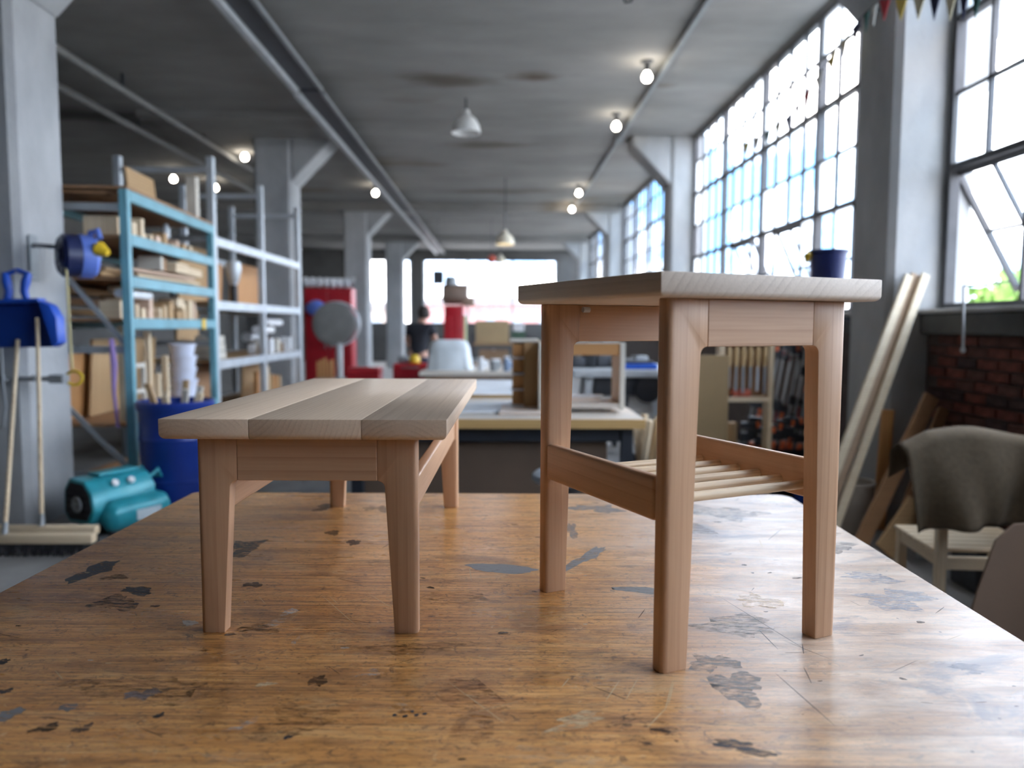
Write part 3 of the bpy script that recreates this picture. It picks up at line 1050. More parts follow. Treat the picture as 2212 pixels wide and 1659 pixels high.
# low coffee table
ct = thing('coffee_table', 'low long cherry coffee table with pale plank top', 'table', (-.532, 1.33, BZ), BRZ)
W = .389
LP = leg_poly(.0425, .058, .3525, .2765, .0713, .0133)
for mir in (False, True):
    table_leg(ct, mir, W, 0, .028, LP, cherry('z', (.11 if mir else .06, .05, 0)))
    table_leg(ct, mir, W, .943, .971, LP, cherry('z', (.03 if mir else .13, .08, 0)))
for v0, v1 in ((0, .024), (.947, .971)):
    MB().prism([(.0714, .2765), (W - .0714, .2765), (W - .0714, .3525), (.0714, .3525)], v0, v1, 'y', .0012, 1).build('apron', cherry('x', (0, .05, -.24)), ct)
for u0 in (.010, W - .010 - .022):
    MB().box(u0, u0 + .022, .0285, .9425, .208, .268, .005, 3).build('stretcher', cherry('y', (.06, 0, -.16)), ct, True)
ub = [-.0515, .1033, .2967, .4432]
for k in range(3):
    sd = ['v0', 'v1'] + (['u0'] if k == 0 else []) + (['u1'] if k == 2 else [])
    slab(ct, 'top_board', ub[k] + (.0003 if k else 0), ub[k + 1] - (.0003 if k < 2 else 0), -.03, .978, .3527, .3888, paletop('y', [(.015, 0, -.30), (-.10, 0, -.42), (-.375, 0, -.315)][k]), .011, sd)

# taller side table with a rail shelf
st = thing('side_table', 'tall square cherry side table with a dowel shelf', 'table', (.258, 1.158, BZ), R(24))
W = .377
LP = leg_poly(.0485, .0635, .5932, .518, .0765, .013)
for mir in (False, True):
    table_leg(st, mir, W, 0, .031, LP, cherry('z', (.10 if mir else .07, .06, 0)), .010)
    table_leg(st, mir, W, .401, .432, LP, cherry('z', (.04 if mir else .12, .03, 0)), .010)
for v0, v1 in ((0, .024), (.408, .432)):
    MB().prism([(.0766, .518), (W - .0766, .518), (W - .0766, .5932), (.0766, .5932)], v0, v1, 'y', .0012, 1).build('apron', cherry('x', (0, .05, -.46)), st)
for u0 in (.001, W - .023):
    MB().box(u0, u0 + .022, .0315, .4005, .239, .311, .007, 4).build('stretcher', cherry('y', (.06, 0, -.19)), st, True)
for v in (.0638, .1212, .1786, .236, .2934, .3508):
    MB().tube((.0235, v, .263), (W - .0235, v, .263), .0085, seg=20).build('dowel', ash('x'), st, True)
slab(st, 'top', -.040, .419, -.035, .452, .5935, .6305, wood('pale_top', (.34, .25, .185), (.66, .56, .46), 'y', .014, .5, (-.75, 0, -.15), along=.05, contrast=.5, dist=9.0), .009, ['u0', 'u1', 'v0', 'v1'], .002)
MB().tube((.080, .395, .583), (.095, .395, .583), .006, seg=10).build('clip', M_LIGHTSTEEL, st)

# ================================================================== CEILING FITTINGS
tr = thing('ceiling_track', 'long dark ceiling track with pale edge rails running down the hall', 'track', (0, 0, 0))
for k, (ya, yb, dz) in enumerate(((1.0, 9.55, .0), (9.62, 20, -.02), (20.06, 30.4, -.02))):
    MB().box(-2.20, -2.15, ya, yb, 4.29 + dz, 4.33 + dz, .006).build('edge_rail', M_GREYSTEEL, tr)
    MB().box(-2.53, -2.45, ya, yb, 4.27 + dz, 4.33 + dz, .006).build('edge_rail', M_LIGHTSTEEL, tr)
    MB().box(-2.45, -2.20, ya, yb, 4.33 + dz, 4.37 + dz, .004).build('channel', M_DARKSTEEL, tr)
hm = MB().box(-2.34, -2.31, -.015, .015, 4.35, 4.5).mesh('hanger')
hm.materials.append(M_DARKSTEEL)
for k in range(10):
    link('hanger', hm, tr, (0, 2.2 + k * 3.0, 0))
cd = thing('conduit', 'thin grey cable conduit along the ceiling by the windows', 'conduit', (1.93, 0, 4.44))
MB().box(-.025, .025, .5, 19.2, 0, .05, .004).build('duct', M_GREYSTEEL, cd)
MB().box(-.06, .06, 12.4, 12.65, -.02, .05, .004).build('junction_box', M_GREYSTEEL, cd)
for x, lab, y0, y1 in ((-4.60, 'nearer grey ceiling pipe above the racks on the left', 4.0, 15.2), (-5.31, 'farther grey ceiling pipe above the racks on the left', 5.0, 18.0)):
    p = thing('ceiling_pipe', lab, 'pipe', (x, 0, 4.3))
    MB().tube((0, y0, 0), (0, y1, 0), .045, seg=12).build('pipe', plain('pipe_grey', (.22, .22, .215), .6), p, True)
    for k in range(5):
        y = y0 + .5 + k * (y1 - y0 - 1) / 4
        MB().box(-.012, .012, y - .02, y + .02, .03, .2).build('bracket', M_DARKSTEEL, p)

M_BULB = plain('lit_bulb', (1, .93, .82), .4, emit=(1.0, .90, .74), estr=14)
M_SHADE = plain('white_enamel', (.82, .82, .80), .35)
bulbs = [(1.70, 8.99, 'nearest bare bulb beside the conduit near the windows'), (1.68, 11.17, 'second bare bulb beside the conduit near the windows'), (1.72, 16.7, 'third bare bulb down the window side, upper of the close pair'), (1.79, 19.0, 'fourth bare bulb down the window side, lower of the close pair'),
         (-2.70, 16.85, 'bare bulb by the dark ceiling track in mid hall'), (-4.37, 13.36, 'bare bulb at the end of the pipe above the steel rack'), (-6.45, 15.4, 'bare bulb left, above the top shelf of the blue rack'), (-5.98, 16.35, 'bare bulb just right of the steel rack post')]
for x, y, lab in bulbs:
    z = 4.32
    top = 4.5 if y not in (13.36,) else 4.40
    if 18.9 < y < 20:
        top = 4.5
    b = thing('ceiling_bulb', lab, 'lamp', (x, y, z), group='bare bulbs under the ceiling')
    MB().lathe([(0, top - z), (.075, top - z), (.075, top - z - .015), (.03, top - z - .03), (.03, .06), (0, .06)], 14).build('socket', M_DARKSTEEL, b)
    MB().lathe([(0, -.06), (.035, -.05), (.055, -.02), (.055, .01), (.035, .045), (.025, .06), (0, .06)], 14).build('bulb', M_BULB, b, True)
M_GLOW = plain('warm_glow', (1, .9, .7), .5, emit=(1.0, .86, .6), estr=5)
for (px, py, Y, wpx, lit, lab) in ((1005, 275, 10.5, 62, False, 'large white enamel pendant lamp in the middle of the hall'), (1090, 520, 16.0, 40, True, 'glowing pendant lamp far down the hall'), (1080, 563, 25.0, 24, True, 'smallest glowing pendant lamp in front of the far windows')):
    p = at(px, py, Y)
    w = wpx / FPX * Y / 2
    t = thing('pendant_lamp', lab, 'lamp', p)
    MB().lathe([(.03, w * 1.15), (.045, w * 1.1), (.05, w * .85), (w * .35, w * .78), (w * .68, w * .52), (w * .90, w * .12), (w, -w * .40), (w * .97, -w * .40), (w * .86, w * .10), (w * .64, w * .47), (w * .33, w * .72), (.03, w * .78)], 22).build('shade', M_SHADE if not lit else plain('shade_warm', (.85, .78, .62), .4), t, True)
    MB().lathe([(0, -w * .22), (w * .2, -w * .18), (w * .26, 0), (w * .12, w * .35), (0, w * .45)], 14).build('bulb', M_GLOW if lit else M_WHITE, t, True)
    MB().tube((0, 0, w * .7), (0, 0, ZC - p.z), .012, seg=8).build('cord', M_DARKSTEEL, t)
hk = MB().path([(.02, 0, 0), (.02, 0, -.10), (.0, 0, -.16), (-.05, 0, -.17), (-.07, 0, -.12)], .012, 8).build('ceiling_hook', M_DARKSTEEL, None, True, (1.17, 7.0, 4.5))
tag(hk, 'small dark hook hanging from the ceiling above the tables', 'hook')

# ================================================================== LEFT SIDE: RACKS
ORD = ['first', 'second', 'third', 'fourth', 'fifth', 'sixth', 'seventh', 'eighth', 'ninth', 'tenth', 'eleventh', 'twelfth', 'thirteenth', 'fourteenth', 'fifteenth', 'sixteenth', 'seventeenth', 'eighteenth', 'nineteenth', 'twentieth']
def board(name, size, mat_, loc, rot=(0, 0, 0), label=None, cat='board', group=None, bev=.003, parent=None):
    o = MB().box(-size[0] / 2, size[0] / 2, -size[1] / 2, size[1] / 2, -size[2] / 2, size[2] / 2, bev).build(name, mat_, parent)
    o.location = loc
    o.rotation_euler = rot
    if label:
        tag(o, label, cat, group)
    return o


def rack_frame(m, parent, y, depth, h, w=.07, diag=True, dm=None):
    MB().box(-w, 0, y - w / 2, y + w / 2, 0, h, .004).build('upright', m, parent)
    MB().box(-depth, -depth + w, y - w / 2, y + w / 2, 0, h, .004).build('upright', m, parent)
    zs = [.25, h * .5, h - .14]
    for z in zs:
        MB().box(-depth + w, -w, y - .02, y + .02, z - .03, z + .03, .003).build('cross_bar', dm or m, parent)
    if diag:
        for a, b in zip(zs, zs[1:]):
            MB().beam((-depth + w, y, b - .05), (-w, y, a + .05), .03, .035).build('brace', dm or m, parent)


RK = (-2.89, 6.03, 0)
RKZ = math.atan2(.15, 2.2)
rack = thing('storage_rack', 'teal steel storage rack stacked with wood offcuts', 'rack', RK, RKZ)
RD, RL = .95, 2.2
for y in (.035, RL):
    rack_frame(M_TEAL, rack, y, RD, 2.50, .065, True, M_GREYSTEEL)
LEV = [.66, 1.50, 1.83, 2.16, 2.50]
for z in LEV:
    for x in (-.05, -RD):
        MB().box(x, x + .05, .07, RL - .035, z - .09, z, .006).build('beam', M_TEAL, rack)
    MB().box(-RD + .06, -.06, .07, RL - .035, z - .03, z - .006, .003).build('deck', brownwood('y'), rack)
rack.location = RK


def rk(x, y, z):
    c, s = math.cos(RKZ), math.sin(RKZ)
    return Vector((RK[0] + x * c - y * s, RK[1] + x * s + y * c, z))


rnd = random.Random(5)
lv = [('wood_offcut', 'pale offcut from the near post on the upper middle shelf of the teal rack', LEV[3], 15, 'offcuts on the upper middle shelf'), ('wood_block', 'short block from the near post on the lowest open shelf of the teal rack', LEV[1], 18, 'blocks on the lowest open shelf')]
for nm, lab, z, n, g in lv:
    for k in range(n):
        y = .13 + (RL - .3) * (k + .5) / n
        h = rnd.uniform(.06, .20) * (1.0 if y > .9 else 1.05)
        if nm == 'wood_offcut' and y > 1.3:
            h *= .55
        wd = rnd.uniform(.05, .095)
        dp = rnd.uniform(.10, .3)
        m_ = rnd.choice((pine('z'), pine('x'), tanply('z'), wood('pink_wood', (.45, .28, .18), (.74, .54, .40), 'z', .012)))
        o = board(nm, (dp, wd, h), m_, rk(-.10 - dp / 2 - rnd.uniform(0, .05), y, z - .006 + h / 2 + .001), (0, 0, RKZ + rnd.uniform(-.12, .12)), ORD[k] + ' ' + lab, 'wood offcut', g)
for k in range(6):
    r_ = rnd.uniform(.03, .055)
    o = MB().lathe([(0, 0), (r_, 0), (r_ * 1.05, .02), (r_ * 1.05, .17), (r_, .19), (0, .19)], 16, Matrix.Rotation(R(90), 4, 'Y')).build('turned_offcut', pine('x'), None, True, rk(-.32, .40 + k * .085 + (0.75 if k > 3 else 0), LEV[1] + (.24 if k < 4 else .16)))
    tag(o, ORD[k] + ' round turned wood end from the near post, on the lowest open shelf', 'wood offcut', 'turned ends on the blocks')
# long planks on the middle shelf
for k in range(6):
    h, wd, ln = rnd.uniform(.02, .035), rnd.uniform(.09, .16), rnd.uniform(1.3, 2.0)
    lay, c = divmod(k, 3)
    o = board('plank', (wd, ln, h), rnd.choice((pine('y'), tanply('y'), wood('pink_wood', (.45, .28, .18), (.74, .54, .40), 'y', .012))), rk(-.16 - c * .22, 1.12 + rnd.uniform(-.1, .12), LEV[2] + .016 + lay * .042 + .02), (0, 0, RKZ + rnd.uniform(-.04, .04)), ('lower' if lay == 0 else 'upper') + ' layer plank, ' + ('front', 'middle', 'rear')[c] + ' row, on the middle shelf of the teal rack', 'plank', 'planks on the middle shelf')
for k, (y, lab, m_) in enumerate(((.92, 'pale block standing on the planks of the middle shelf', M_CREAM), (1.02, 'grey brown block standing beside the pale block', brownwood('z')), (1.30, 'wide light board end resting over the stacked planks', pine('y')), (1.75, 'slanting light board end at the far end of the planks', pine('y')))):
    sz = [(.2, .06, .125), (.18, .07, .11), (.3, .34, .09), (.25, .42, .07)][k]
    board('board_end', sz, m_, rk(-.18, y, LEV[2] + .105 + sz[2] / 2), (R(0 if k < 2 else -1), 0, RKZ), lab, 'board')
# long dark boards running behind the column
for k in range(3):
    board('long_board', (.25, 1.9, .05 + .01 * k), (tanply('y'), brownwood('y'))[k % 2], rk(-.72, 1.05, LEV[1] + .05 + k * .09), (0, 0, RKZ), ('bottom', 'middle', 'top')[k] + ' long dull board at the back of the teal rack, behind the blocks', 'board', 'dull boards at the back of the rack')
# on top of the rack
board('plywood_sheet', (.95, 2.16, .022), brownwood('y'), rk(-.48, 1.10, LEV[4] + .013), (0, 0, RKZ), 'brown plywood sheet lying on top of the teal rack', 'plywood')
board('leaning_panel', (.022, .66, .34), tanply('y'), rk(-.40, 1.35, LEV[4] + .20), (0, R(-6), RKZ), 'tan panel standing on top of the teal rack', 'panel')
board('white_post', (.10, .10, .42), M_CREAM, rk(-.12, 1.93, LEV[4] + .24), (0, 0, RKZ), 'short white post standing on top of the teal rack', 'post')
wbt = MB().lathe([(0, 0), (.036, 0), (.036, .09), (.02, .115), (.02, .13), (0, .13)], 16).build('glass_jar', plain('pale_jar', (.6, .66, .7), .2), None, True, rk(-.2, 1.38, LEV[3] + .115))
tag(wbt, 'pale grey jar among the offcuts on the upper middle shelf', 'jar')
tape = MB().box(-.004, .004, -.055, .055, -.05, .05, .002).build('yellow_label', M_YELLOW, None, False, rk(.006, 1.78, LEV[1] - .045), RKZ)
tag(tape, 'yellow sticker on the beam of the lowest open shelf', 'sticker')
pr = MB().tube((0, 0, 0), (0, .62, 0), .035, seg=16).build('paper_roll', M_WHITE, None, True, rk(-.125, .09, LEV[2] - .132), RKZ)
pr.rotation_euler = (0, 0, RKZ)
tag(pr, 'white paper roll poking out under the middle shelf of the teal rack', 'roll')
# sheets standing under the lowest open shelf
for k, (x, y0, y1, h, m_, lab) in enumerate(((-.55, .5, 1.9, .66, tanply('z'), 'big tan sheet standing in the bottom of the teal rack'), (-.62, .12, .8, .60, orangewood('z'), 'orange brown sheet standing at the near end of the teal rack'))):
    board('sheet', (.025, y1 - y0, h), m_, rk(x, (y0 + y1) / 2, LEV[0] + h / 2 + .002), (0, R(4), RKZ), lab, 'sheet')
for k, (y, h, dx) in enumerate(((.16, .78, 0), (.95, .72, -.1), (1.15, .5, -.02), (1.02, .34, -.05))):
    board('pale_batten', (.05, .045, h), pine('z'), rk(-.14 + dx, y, LEV[0] + h / 2 + .002), (R((0, 0, 3, -2)[k]), 0, RKZ), ('tall pale batten standing beside the front post of the teal rack', 'tall pale batten in the middle of the bottom shelf', 'slanted short batten on the bottom shelf', 'shortest batten on the bottom shelf')[k], 'batten')
fr = thing('wooden_frame', 'small white wooden frame on the bottom shelf of the teal rack', 'frame', rk(-.16, .32, LEV[0]), RKZ)
for a, b in (((0, 0, 0), (0, 0, .46)), ((0, .3, 0), (0, .3, .46)), ((0, 0, .44), (0, .3, .44)), ((0, 0, .22), (0, .3, .22))):
    MB().beam(a, b, .035, .035, (1, 0, 0), .003).build('rail', M_CREAM, fr)
M_PBUCK = plain('pale_bucket', (.70, .74, .86), .35)
for k in range(5):
    z = LEV[0] + .004 + k * .118
    b = MB().lathe([(0, .0), (.105, 0), (.125, .105), (.133, .107), (.133, .122), (.12, .122), (.10, .02), (0, .02)], 22).build('plastic_bucket', M_PBUCK, None, True, rk(-.16 + .012 * (k % 2), 1.60 + .01 * (k % 3), z))
    tag(b, ['bottom bucket of the pale plastic stack in the teal rack', 'second bucket up in the pale plastic stack', 'middle bucket of the pale plastic stack', 'fourth bucket up in the pale plastic stack', 'top bucket of the pale plastic stack in the teal rack'][k], 'bucket', 'pale buckets stacked in the rack')
for k in range(7):
    board('lumber', (rnd.uniform(.07, .12), rnd.uniform(.6, 1.4), rnd.uniform(.04, .08)), rnd.choice((tanply('y'), brownwood('y'), pine('y'))), rk(-.2 - .2 * (k % 3), .85, .045 + (k // 3) * .10), (0, 0, RKZ + rnd.uniform(-.1, .1)), ('lowest', 'second', 'top')[k // 3] + ' layer rough lumber, ' + ('front', 'middle', 'rear')[k % 3] + ' piece, under the teal rack', 'lumber', 'lumber under the rack')
ps = MB().path([(0, 0, 0), (.015, 0, -.2), (.005, 0, -.42), (.03, 0, -.7)], [.018, .026, .014, .012], 8).build('purple_strap', plain('purple_cloth', (.33, .22, .50), .7), None, True, at(240, 735, 5.99) + Vector((0, 0, 0)))
tag(ps, 'purple strap hanging in the near end of the teal rack', 'strap')

# galvanised rack
RG = (-3.06, 8.34, 0)
gr = thing('storage_rack', 'tall galvanised steel rack with empty upper bays', 'rack', RG)
for y in (0, 1.68, 3.46):
    rack_frame(M_GALV, gr, y, 1.06, 3.24, .075, False)
GL = [.40, 1.06, 1.71, 2.40]
for z in GL:
    for ya, yb in ((.04, 1.64), (1.72, 3.42)):
        for x in (-.05, -1.06):
            MB().box(x, x + .05, ya, yb, z - .10, z, .006).build('beam', M_GALV, gr)
        if z < 2.3:
            MB().box(-1.0, -.06, ya, yb, z - .03, z - .004, .003).build('deck', tanply('y'), gr)
gx, gy = RG[0], RG[1]
for (y0, y1, x, z0, h, m_, lab) in ((.08, .85, -.45, GL[2], .62, tanply('z'), 'tan panel on the top deck of the steel rack, near bay'), (.95, 1.5, -.5, GL[2], .50, orangewood('z'), 'orange board on the top deck of the steel rack, near bay'), (.1, .7, -.5, GL[1], .58, tanply('z'), 'tan panel on the middle deck of the steel rack'),
                                   (.1, .9, -.4, GL[0], .60, brownwood('z'), 'brown panel on the low deck of the steel rack'), (2.0, 3.3, -.55, GL[2], .58, orangewood('z'), 'orange panel on the top deck of the steel rack, far bay'), (2.2, 3.3, -.5, GL[0], .5, tanply('z'), 'tan panel on the low deck of the steel rack, far bay')):
    board('panel', (.03, y1 - y0, h), m_, (gx + x, gy + (y0 + y1) / 2, z0 + h / 2 + .003), (0, R(3), 0), lab, 'panel')
for k in range(3):
    board('white_box', (.26, .30 - .02 * k, .085), M_CREAM, (gx - .2, gy + .28, GL[1] + .045 + k * .088), (0, 0, .05 * k), ('lowest white flat box on the middle deck of the steel rack', 'middle white flat box on the steel rack', 'top white flat box on the steel rack')[k], 'box', 'white boxes on the steel rack', .008)
vac = thing('shop_lamp', 'grey work lamp with dark handle on the steel rack', 'lamp', (gx - .18, gy + 1.05, GL[2]))
MB().tube((0, 0, 0), (0, 0, .22), .045, seg=12).build('handle', M_BLACK, vac, True)
MB().lathe([(.04, .22), (.07, .30), (.095, .42), (.085, .50), (0, .52)], 14).build('head', M_GALV, vac, True)
for k in range(3):
    r_ = .045 + .012 * k
    o = MB().tube((0, 0, 0), (0, .7, 0), r_, seg=14).build('paper_roll', M_WHITE if k < 2 else M_GALV, None, True, (gx - .16 - .13 * k, gy + 2.2, GL[1] + .42 - .1 * k))
    tag(o, ('pale paper roll at the front of the far bay of the steel rack', 'pale paper roll behind the front one in the far bay', 'grey tube at the back of the far bay')[k], 'roll')
for k in range(10):
    s = rnd.uniform(.07, .16)
    m_ = rnd.choice((M_WHITE, M_CREAM, pine('z'), M_GREYSTEEL, M_CARD, plain('faded_red', (.5, .2, .14), .6)))
    z = GL[1]
    o = MB().box(-s / 2, s / 2, -s * .45, s * .45, 0, s * 1.4, .012, 2).build('carton', m_, None, False, (gx - .12 - .12 * (k % 2), gy + 1.85 + (k // 2) * .30, z + .001), rnd.uniform(-.3, .3))
    tag(o, ORD[k] + ' small carton counted from the near end, far bay of the steel rack', 'carton', 'cartons in the far bay')
for k in range(6):
    h = rnd.uniform(.3, .5)
    board('short_board', (.05, .11, h), rnd.choice((pine('z'), tanply('z'), orangewood('z'))), (gx - .2, gy + 1.9 + k * .2, GL[0] + h / 2 + .003), (0, 0, rnd.uniform(-.2, .2)), ORD[k] + ' board from the near end on the low deck, far bay of the steel rack', 'board', 'short boards in the far bay')

# ================================================================== LEFT SIDE: COLUMN, TOOLS
M_NAVY = plain('navy_plastic', (.018, .026, .09), .4)
M_BLUE = plain('blue_plastic', (.015, .085, .50), .4)
M_PERI = plain('periwinkle_plastic', (.14, .23, .68), .4)
hc = at(152, 556, 5.42)
hr = thing('hose_reel', 'navy and blue retractable reel with yellow spout on the nearest column', 'reel', hc)
n_ = Vector((-.72, -.69, 0))
q = Vector((0, 0, 1)).rotation_difference(n_).to_matrix().to_4x4()
MB().lathe([(0, .085), (.05, .085), (.055, .075), (.085, .078), (.092, .068), (.125, .072), (.15, .05), (.15, -.04), (0, -.04)], 28, q).build('drum', M_NAVY, hr, True)
MB().lathe([(0, .094), (.035, .094), (.04, .082), (0, .082)], 18, q).build('hub', M_GREYSTEEL, hr, True)
MB().lathe([(.152, -.042), (.155, -.06), (.155, -.13), (.13, -.155), (0, -.16), (0, -.042)], 28, q).build('side_cover', M_PERI, hr, True)
MB().path([(.10, .06, .11), (.12, .05, .17), (.17, .04, .18), (.19, .03, .12)], .022, 10).build('carry_handle', M_PERI, hr, True)
MB().path([(.15, .02, .05), (.21, -.01, .045), (.27, -.02, .02)], [.035, .055, .022], 12).build('spout', M_YELLOW, hr, True)
MB().box(-3.315 - hc.x, -3.30 - hc.x, .03, .13, -.17, .15, .004).build('wall_plate', M_GREYSTEEL, hr)
MB().beam((-3.30 - hc.x, .08, .08), (-.05, .05, .06), .03, .03, bev=.003).build('arm', M_GREYSTEEL, hr)
MB().path([at(142, 578, 5.31) - hc, at(146, 640, 5.33) - hc, at(152, 740, 5.35) - hc, at(156, 800, 5.36) - hc], .008, 8).build('hose', plain('yellow_hose', (.66, .58, .30), .5), hr, True)
lp = MB().path([at(156 + 18 * math.cos(a * .5) + 4, 820 - 15 * math.sin(a * .5), 5.34 + .004 * a) - hc for a in range(0, 15)], .010, 8).build('hose_loop', M_YELLOW, hr, True)

bar = thing('hook_bar', 'grey steel bar with hooks across the nearest column', 'bar', at(100, 822, 5.32))
MB().box(-.62, .03, -.012, .012, -.016, .016, .003).build('bar', M_GREYSTEEL, bar)
MB().box(.03, .13, -.03, .04, -.03, .03, .004).build('clamp', M_GREYSTEEL, bar)
for x in (-.05, -.25, -.42):
    MB().path([(x, -.012, .0), (x, -.05, -.01), (x, -.07, .03)], .008, 8).build('hook', M_GREYSTEEL, bar, True)
# dustpan
dp_ = at(55, 705, 5.16)
dpn = thing('dustpan', 'deep blue lobby dustpan hanging upside down on the nearest column', 'dustpan', dp_)
k_ = 5.16 / FPX
def dq(px, py):
    return ((px - 55) * k_, -(py - 705) * k_)
MB().prism([dq(-45, 662), dq(98, 655), dq(125, 752), dq(-45, 755)], .0, .012, 'y', .003, 1).build('tray', plain('deep_blue_plastic', (.008, .045, .26), .4), dpn)
MB().prism([dq(98, 654), dq(122, 664), dq(136, 690), dq(138, 742), dq(125, 752)], -.09, .012, 'y', .006, 2).build('side_wing', M_BLUE, dpn, True)
MB().prism([dq(-45, 655), dq(98, 649), dq(98, 657), dq(-45, 664)], -.08, .012, 'y', .004, 1).build('rear_wall', M_BLUE, dpn)
for sx in (-1, 1):
    MB().path([Vector((dq(45 + sx * 22, 660)[0], -.03, dq(0, 660)[1])), Vector((dq(45 + sx * 16, 635)[0], -.03, dq(0, 635)[1])), Vector((dq(45 + sx * 20, 615)[0], -.03, dq(0, 615)[1])), Vector((dq(45 + sx * 24, 597)[0], -.02, dq(0, 597)[1]))], [.022, .026, .03, .022], 10).build('yoke_arm', M_BLUE, dpn, True)
MB().path([Vector((dq(20, 600)[0], -.02, dq(0, 600)[1])), Vector((dq(45, 588)[0], -.01, dq(0, 590)[1])), Vector((dq(70, 600)[0], -.02, dq(0, 600)[1]))], .016, 10).build('yoke_bridge', M_BLUE, dpn, True)
MB().beam((dq(45, 0)[0], .19, dq(0, 592)[1]), (dq(45, 0)[0], -.03, dq(0, 592)[1]), .012, .012).build('hanger_pin', M_GREYSTEEL, dpn)

def broom(label, hx, hy, top, y_off, hl, cx):
    """push broom standing on its bristles, handle leaning on the column"""
    t = thing('push_broom', label, 'broom', (hx, hy, 0))
    tp = Vector(top) - Vector((hx, hy, 0))
    MB().tube((0, 0, .13), tp, .0135, .0125, 12).build('handle', pine('z'), t, True)
    MB().box(cx - hl / 2, cx + hl / 2, -.035, .035, .075, .135, .012, 2).build('head_block', pine('x'), t, True)
    MB().tube((0, -.005, .12), (tp * .06) + Vector((0, 0, .12)), .022, .016, 12).build('socket', M_GREYSTEEL, t, True)
    br = MB()
    rr = random.Random(int(hx * 100))
    nb = 46
    for k in range(nb):
        for j in (-.026, -.009, .009, .026):
            x = cx - hl / 2 + .012 + (hl - .024) * k / (nb - 1)
            br.tube((x, j, .078), (x + rr.uniform(-.012, .012), j * 1.5 + rr.uniform(-.008, .008), .001), .0045, .003, 4, False)
    o = br.build('bristles', M_BLACK, t)
    o['kind'] = 'stuff'
b1 = at(12, 1172, 4.74)
b2 = at(92, 1148, 4.94)
broom('push broom with the leaning handle, nearest, below the dustpan', b1.x, 4.74, at(38, 738, 5.14), 0, .66, .23)
broom('push broom with the upright handle, behind the other broom', b2.x, 4.94, at(80, 690, 5.10), 0, .72, .0)
gh = MB().path([at(2, 745, 5.2), at(6, 830, 5.2), at(12, 880, 5.2), at(8, 925, 5.2), at(-8, 930, 5.2)], .009, 8).build('grey_cable', M_GREYSTEEL, None, True)
tag(gh, 'grey cable hanging in a loop at the left edge', 'cable')

# compressor
cz = thing('air_compressor', 'teal portable air compressor on the floor by the column', 'compressor', (-2.74, 5.38, 0), R(60))
cz.scale = (.86, .86, .92)
M_TQ = plain('turquoise_metal', (.03, .34, .42), .32, .1)
M_TQD = plain('dark_turquoise', (.012, .12, .16), .4, .1)
def capsule(x0, x1, y, z, r):
    prof = [(0, x0), (r * .5, x0 + .012), (r * .87, x0 + .04), (r, x0 + .08), (r, x1 - .08), (r * .87, x1 - .04), (r * .5, x1 - .012), (0, x1)]
    return MB().lathe(prof, 24, Matrix.Translation((0, y, z)) @ Matrix.Rotation(R(90), 4, 'Y'))
shell = [(-.13, .10), (-.20, .20), (-.17, .33), (-.08, .42), (.12, .43), (.20, .34), (.21, .16), (.14, .09)]
MB().prism(shell, -.30, .26, 'x', .018, 2).build('shroud', M_TQ, cz, True)
MB().prism([(y * .84, .26 + (z - .26) * .84) for y, z in shell], -.304, -.29, 'x').build('grille', M_BLACK, cz)
MB().lathe([(0, .0), (.03, 0), (.045, .012), (.058, .014), (.062, .006), (.062, -.01), (0, -.01)], 20, Matrix.Translation((-.306, .01, .24)) @ Matrix.Rotation(R(-90), 4, 'Y')).build('fan_hub', M_GREYSTEEL, cz, True)
for k in range(4):
    MB().beam((-.309, -.13, .17 + .05 * k), (-.309, .14, .17 + .05 * k), .006, .006).build('grille_bar', M_DARKSTEEL, cz)
capsule(-.24, .34, -.20, .15, .12).build('tank', M_TQ, cz, True)
capsule(-.24, .34, .16, .15, .12).build('tank', M_TQD, cz, True)
MB().box(-.02, .20, -.326, -.312, .10, .18, .004).build('badge', plain('badge_white', (.6, .68, .72), .4), cz)
MB().box(-.16, .20, -.06, .10, .425, .455, .012, 2).build('top_handle', M_TQ, cz, True)
MB().path([(.24, -.10, .36), (.34, -.10, .42), (.38, -.08, .36), (.38, .10, .34), (.34, .12, .42), (.24, .12, .36)], .014, 10).build('carry_handle', M_TQ, cz, True)
for x in (-.08, .06):
    MB().lathe([(0, 0), (.028, 0), (.028, .02), (0, .024)], 14, Matrix.Translation((x, -.135, .375)) @ Matrix.Rotation(R(50), 4, 'X')).build('gauge', M_WHITE, cz, True)
for x in (-.16, .26):
    for y in (-.2, .16):
        MB().lathe([(0, 0), (.028, 0), (.024, .05), (0, .05)], 12, Matrix.Translation((x, y, 0))).build('rubber_foot', M_BLACK, cz)

# blue drum with offcuts
bd = at(380, 880, 5.97)
bar_ = thing('plastic_drum', 'blue plastic waste drum full of offcuts beside the compressor', 'drum', (bd.x, 5.97, 0))
hd = .86
MB().lathe([(0, .0), (.235, 0), (.25, .03), (.262, .2), (.262, .24), (.27, .25), (.262, .26), (.268, .55), (.276, .57), (.268, .59), (.27, .78), (.285, .80), (.288, hd - .01), (.28, hd), (.262, hd), (.258, .78), (.235, .04), (0, .04)], 34).build('barrel', plain('royal_blue_plastic', (.010, .036, .25), .38), bar_, True)
rd = random.Random(9)
for k in range(8):
    a = k * math.pi / 4
    board('scrap_stick', (.045, .03, .34 + .05 * (k % 3)), (pine('z'), M_CREAM, tanply('z'))[k % 3], (bd.x + .15 * math.cos(a), 5.97 + .15 * math.sin(a), hd - .11 + .02 * (k % 3)), (R(-16 * math.sin(a)), R(16 * math.cos(a)), 0), ('right', 'back right', 'back', 'back left', 'left', 'front left', 'front', 'front right')[k] + ' pale wood scrap in the ring sticking out of the blue drum', 'wood scrap', 'scraps in the blue drum')
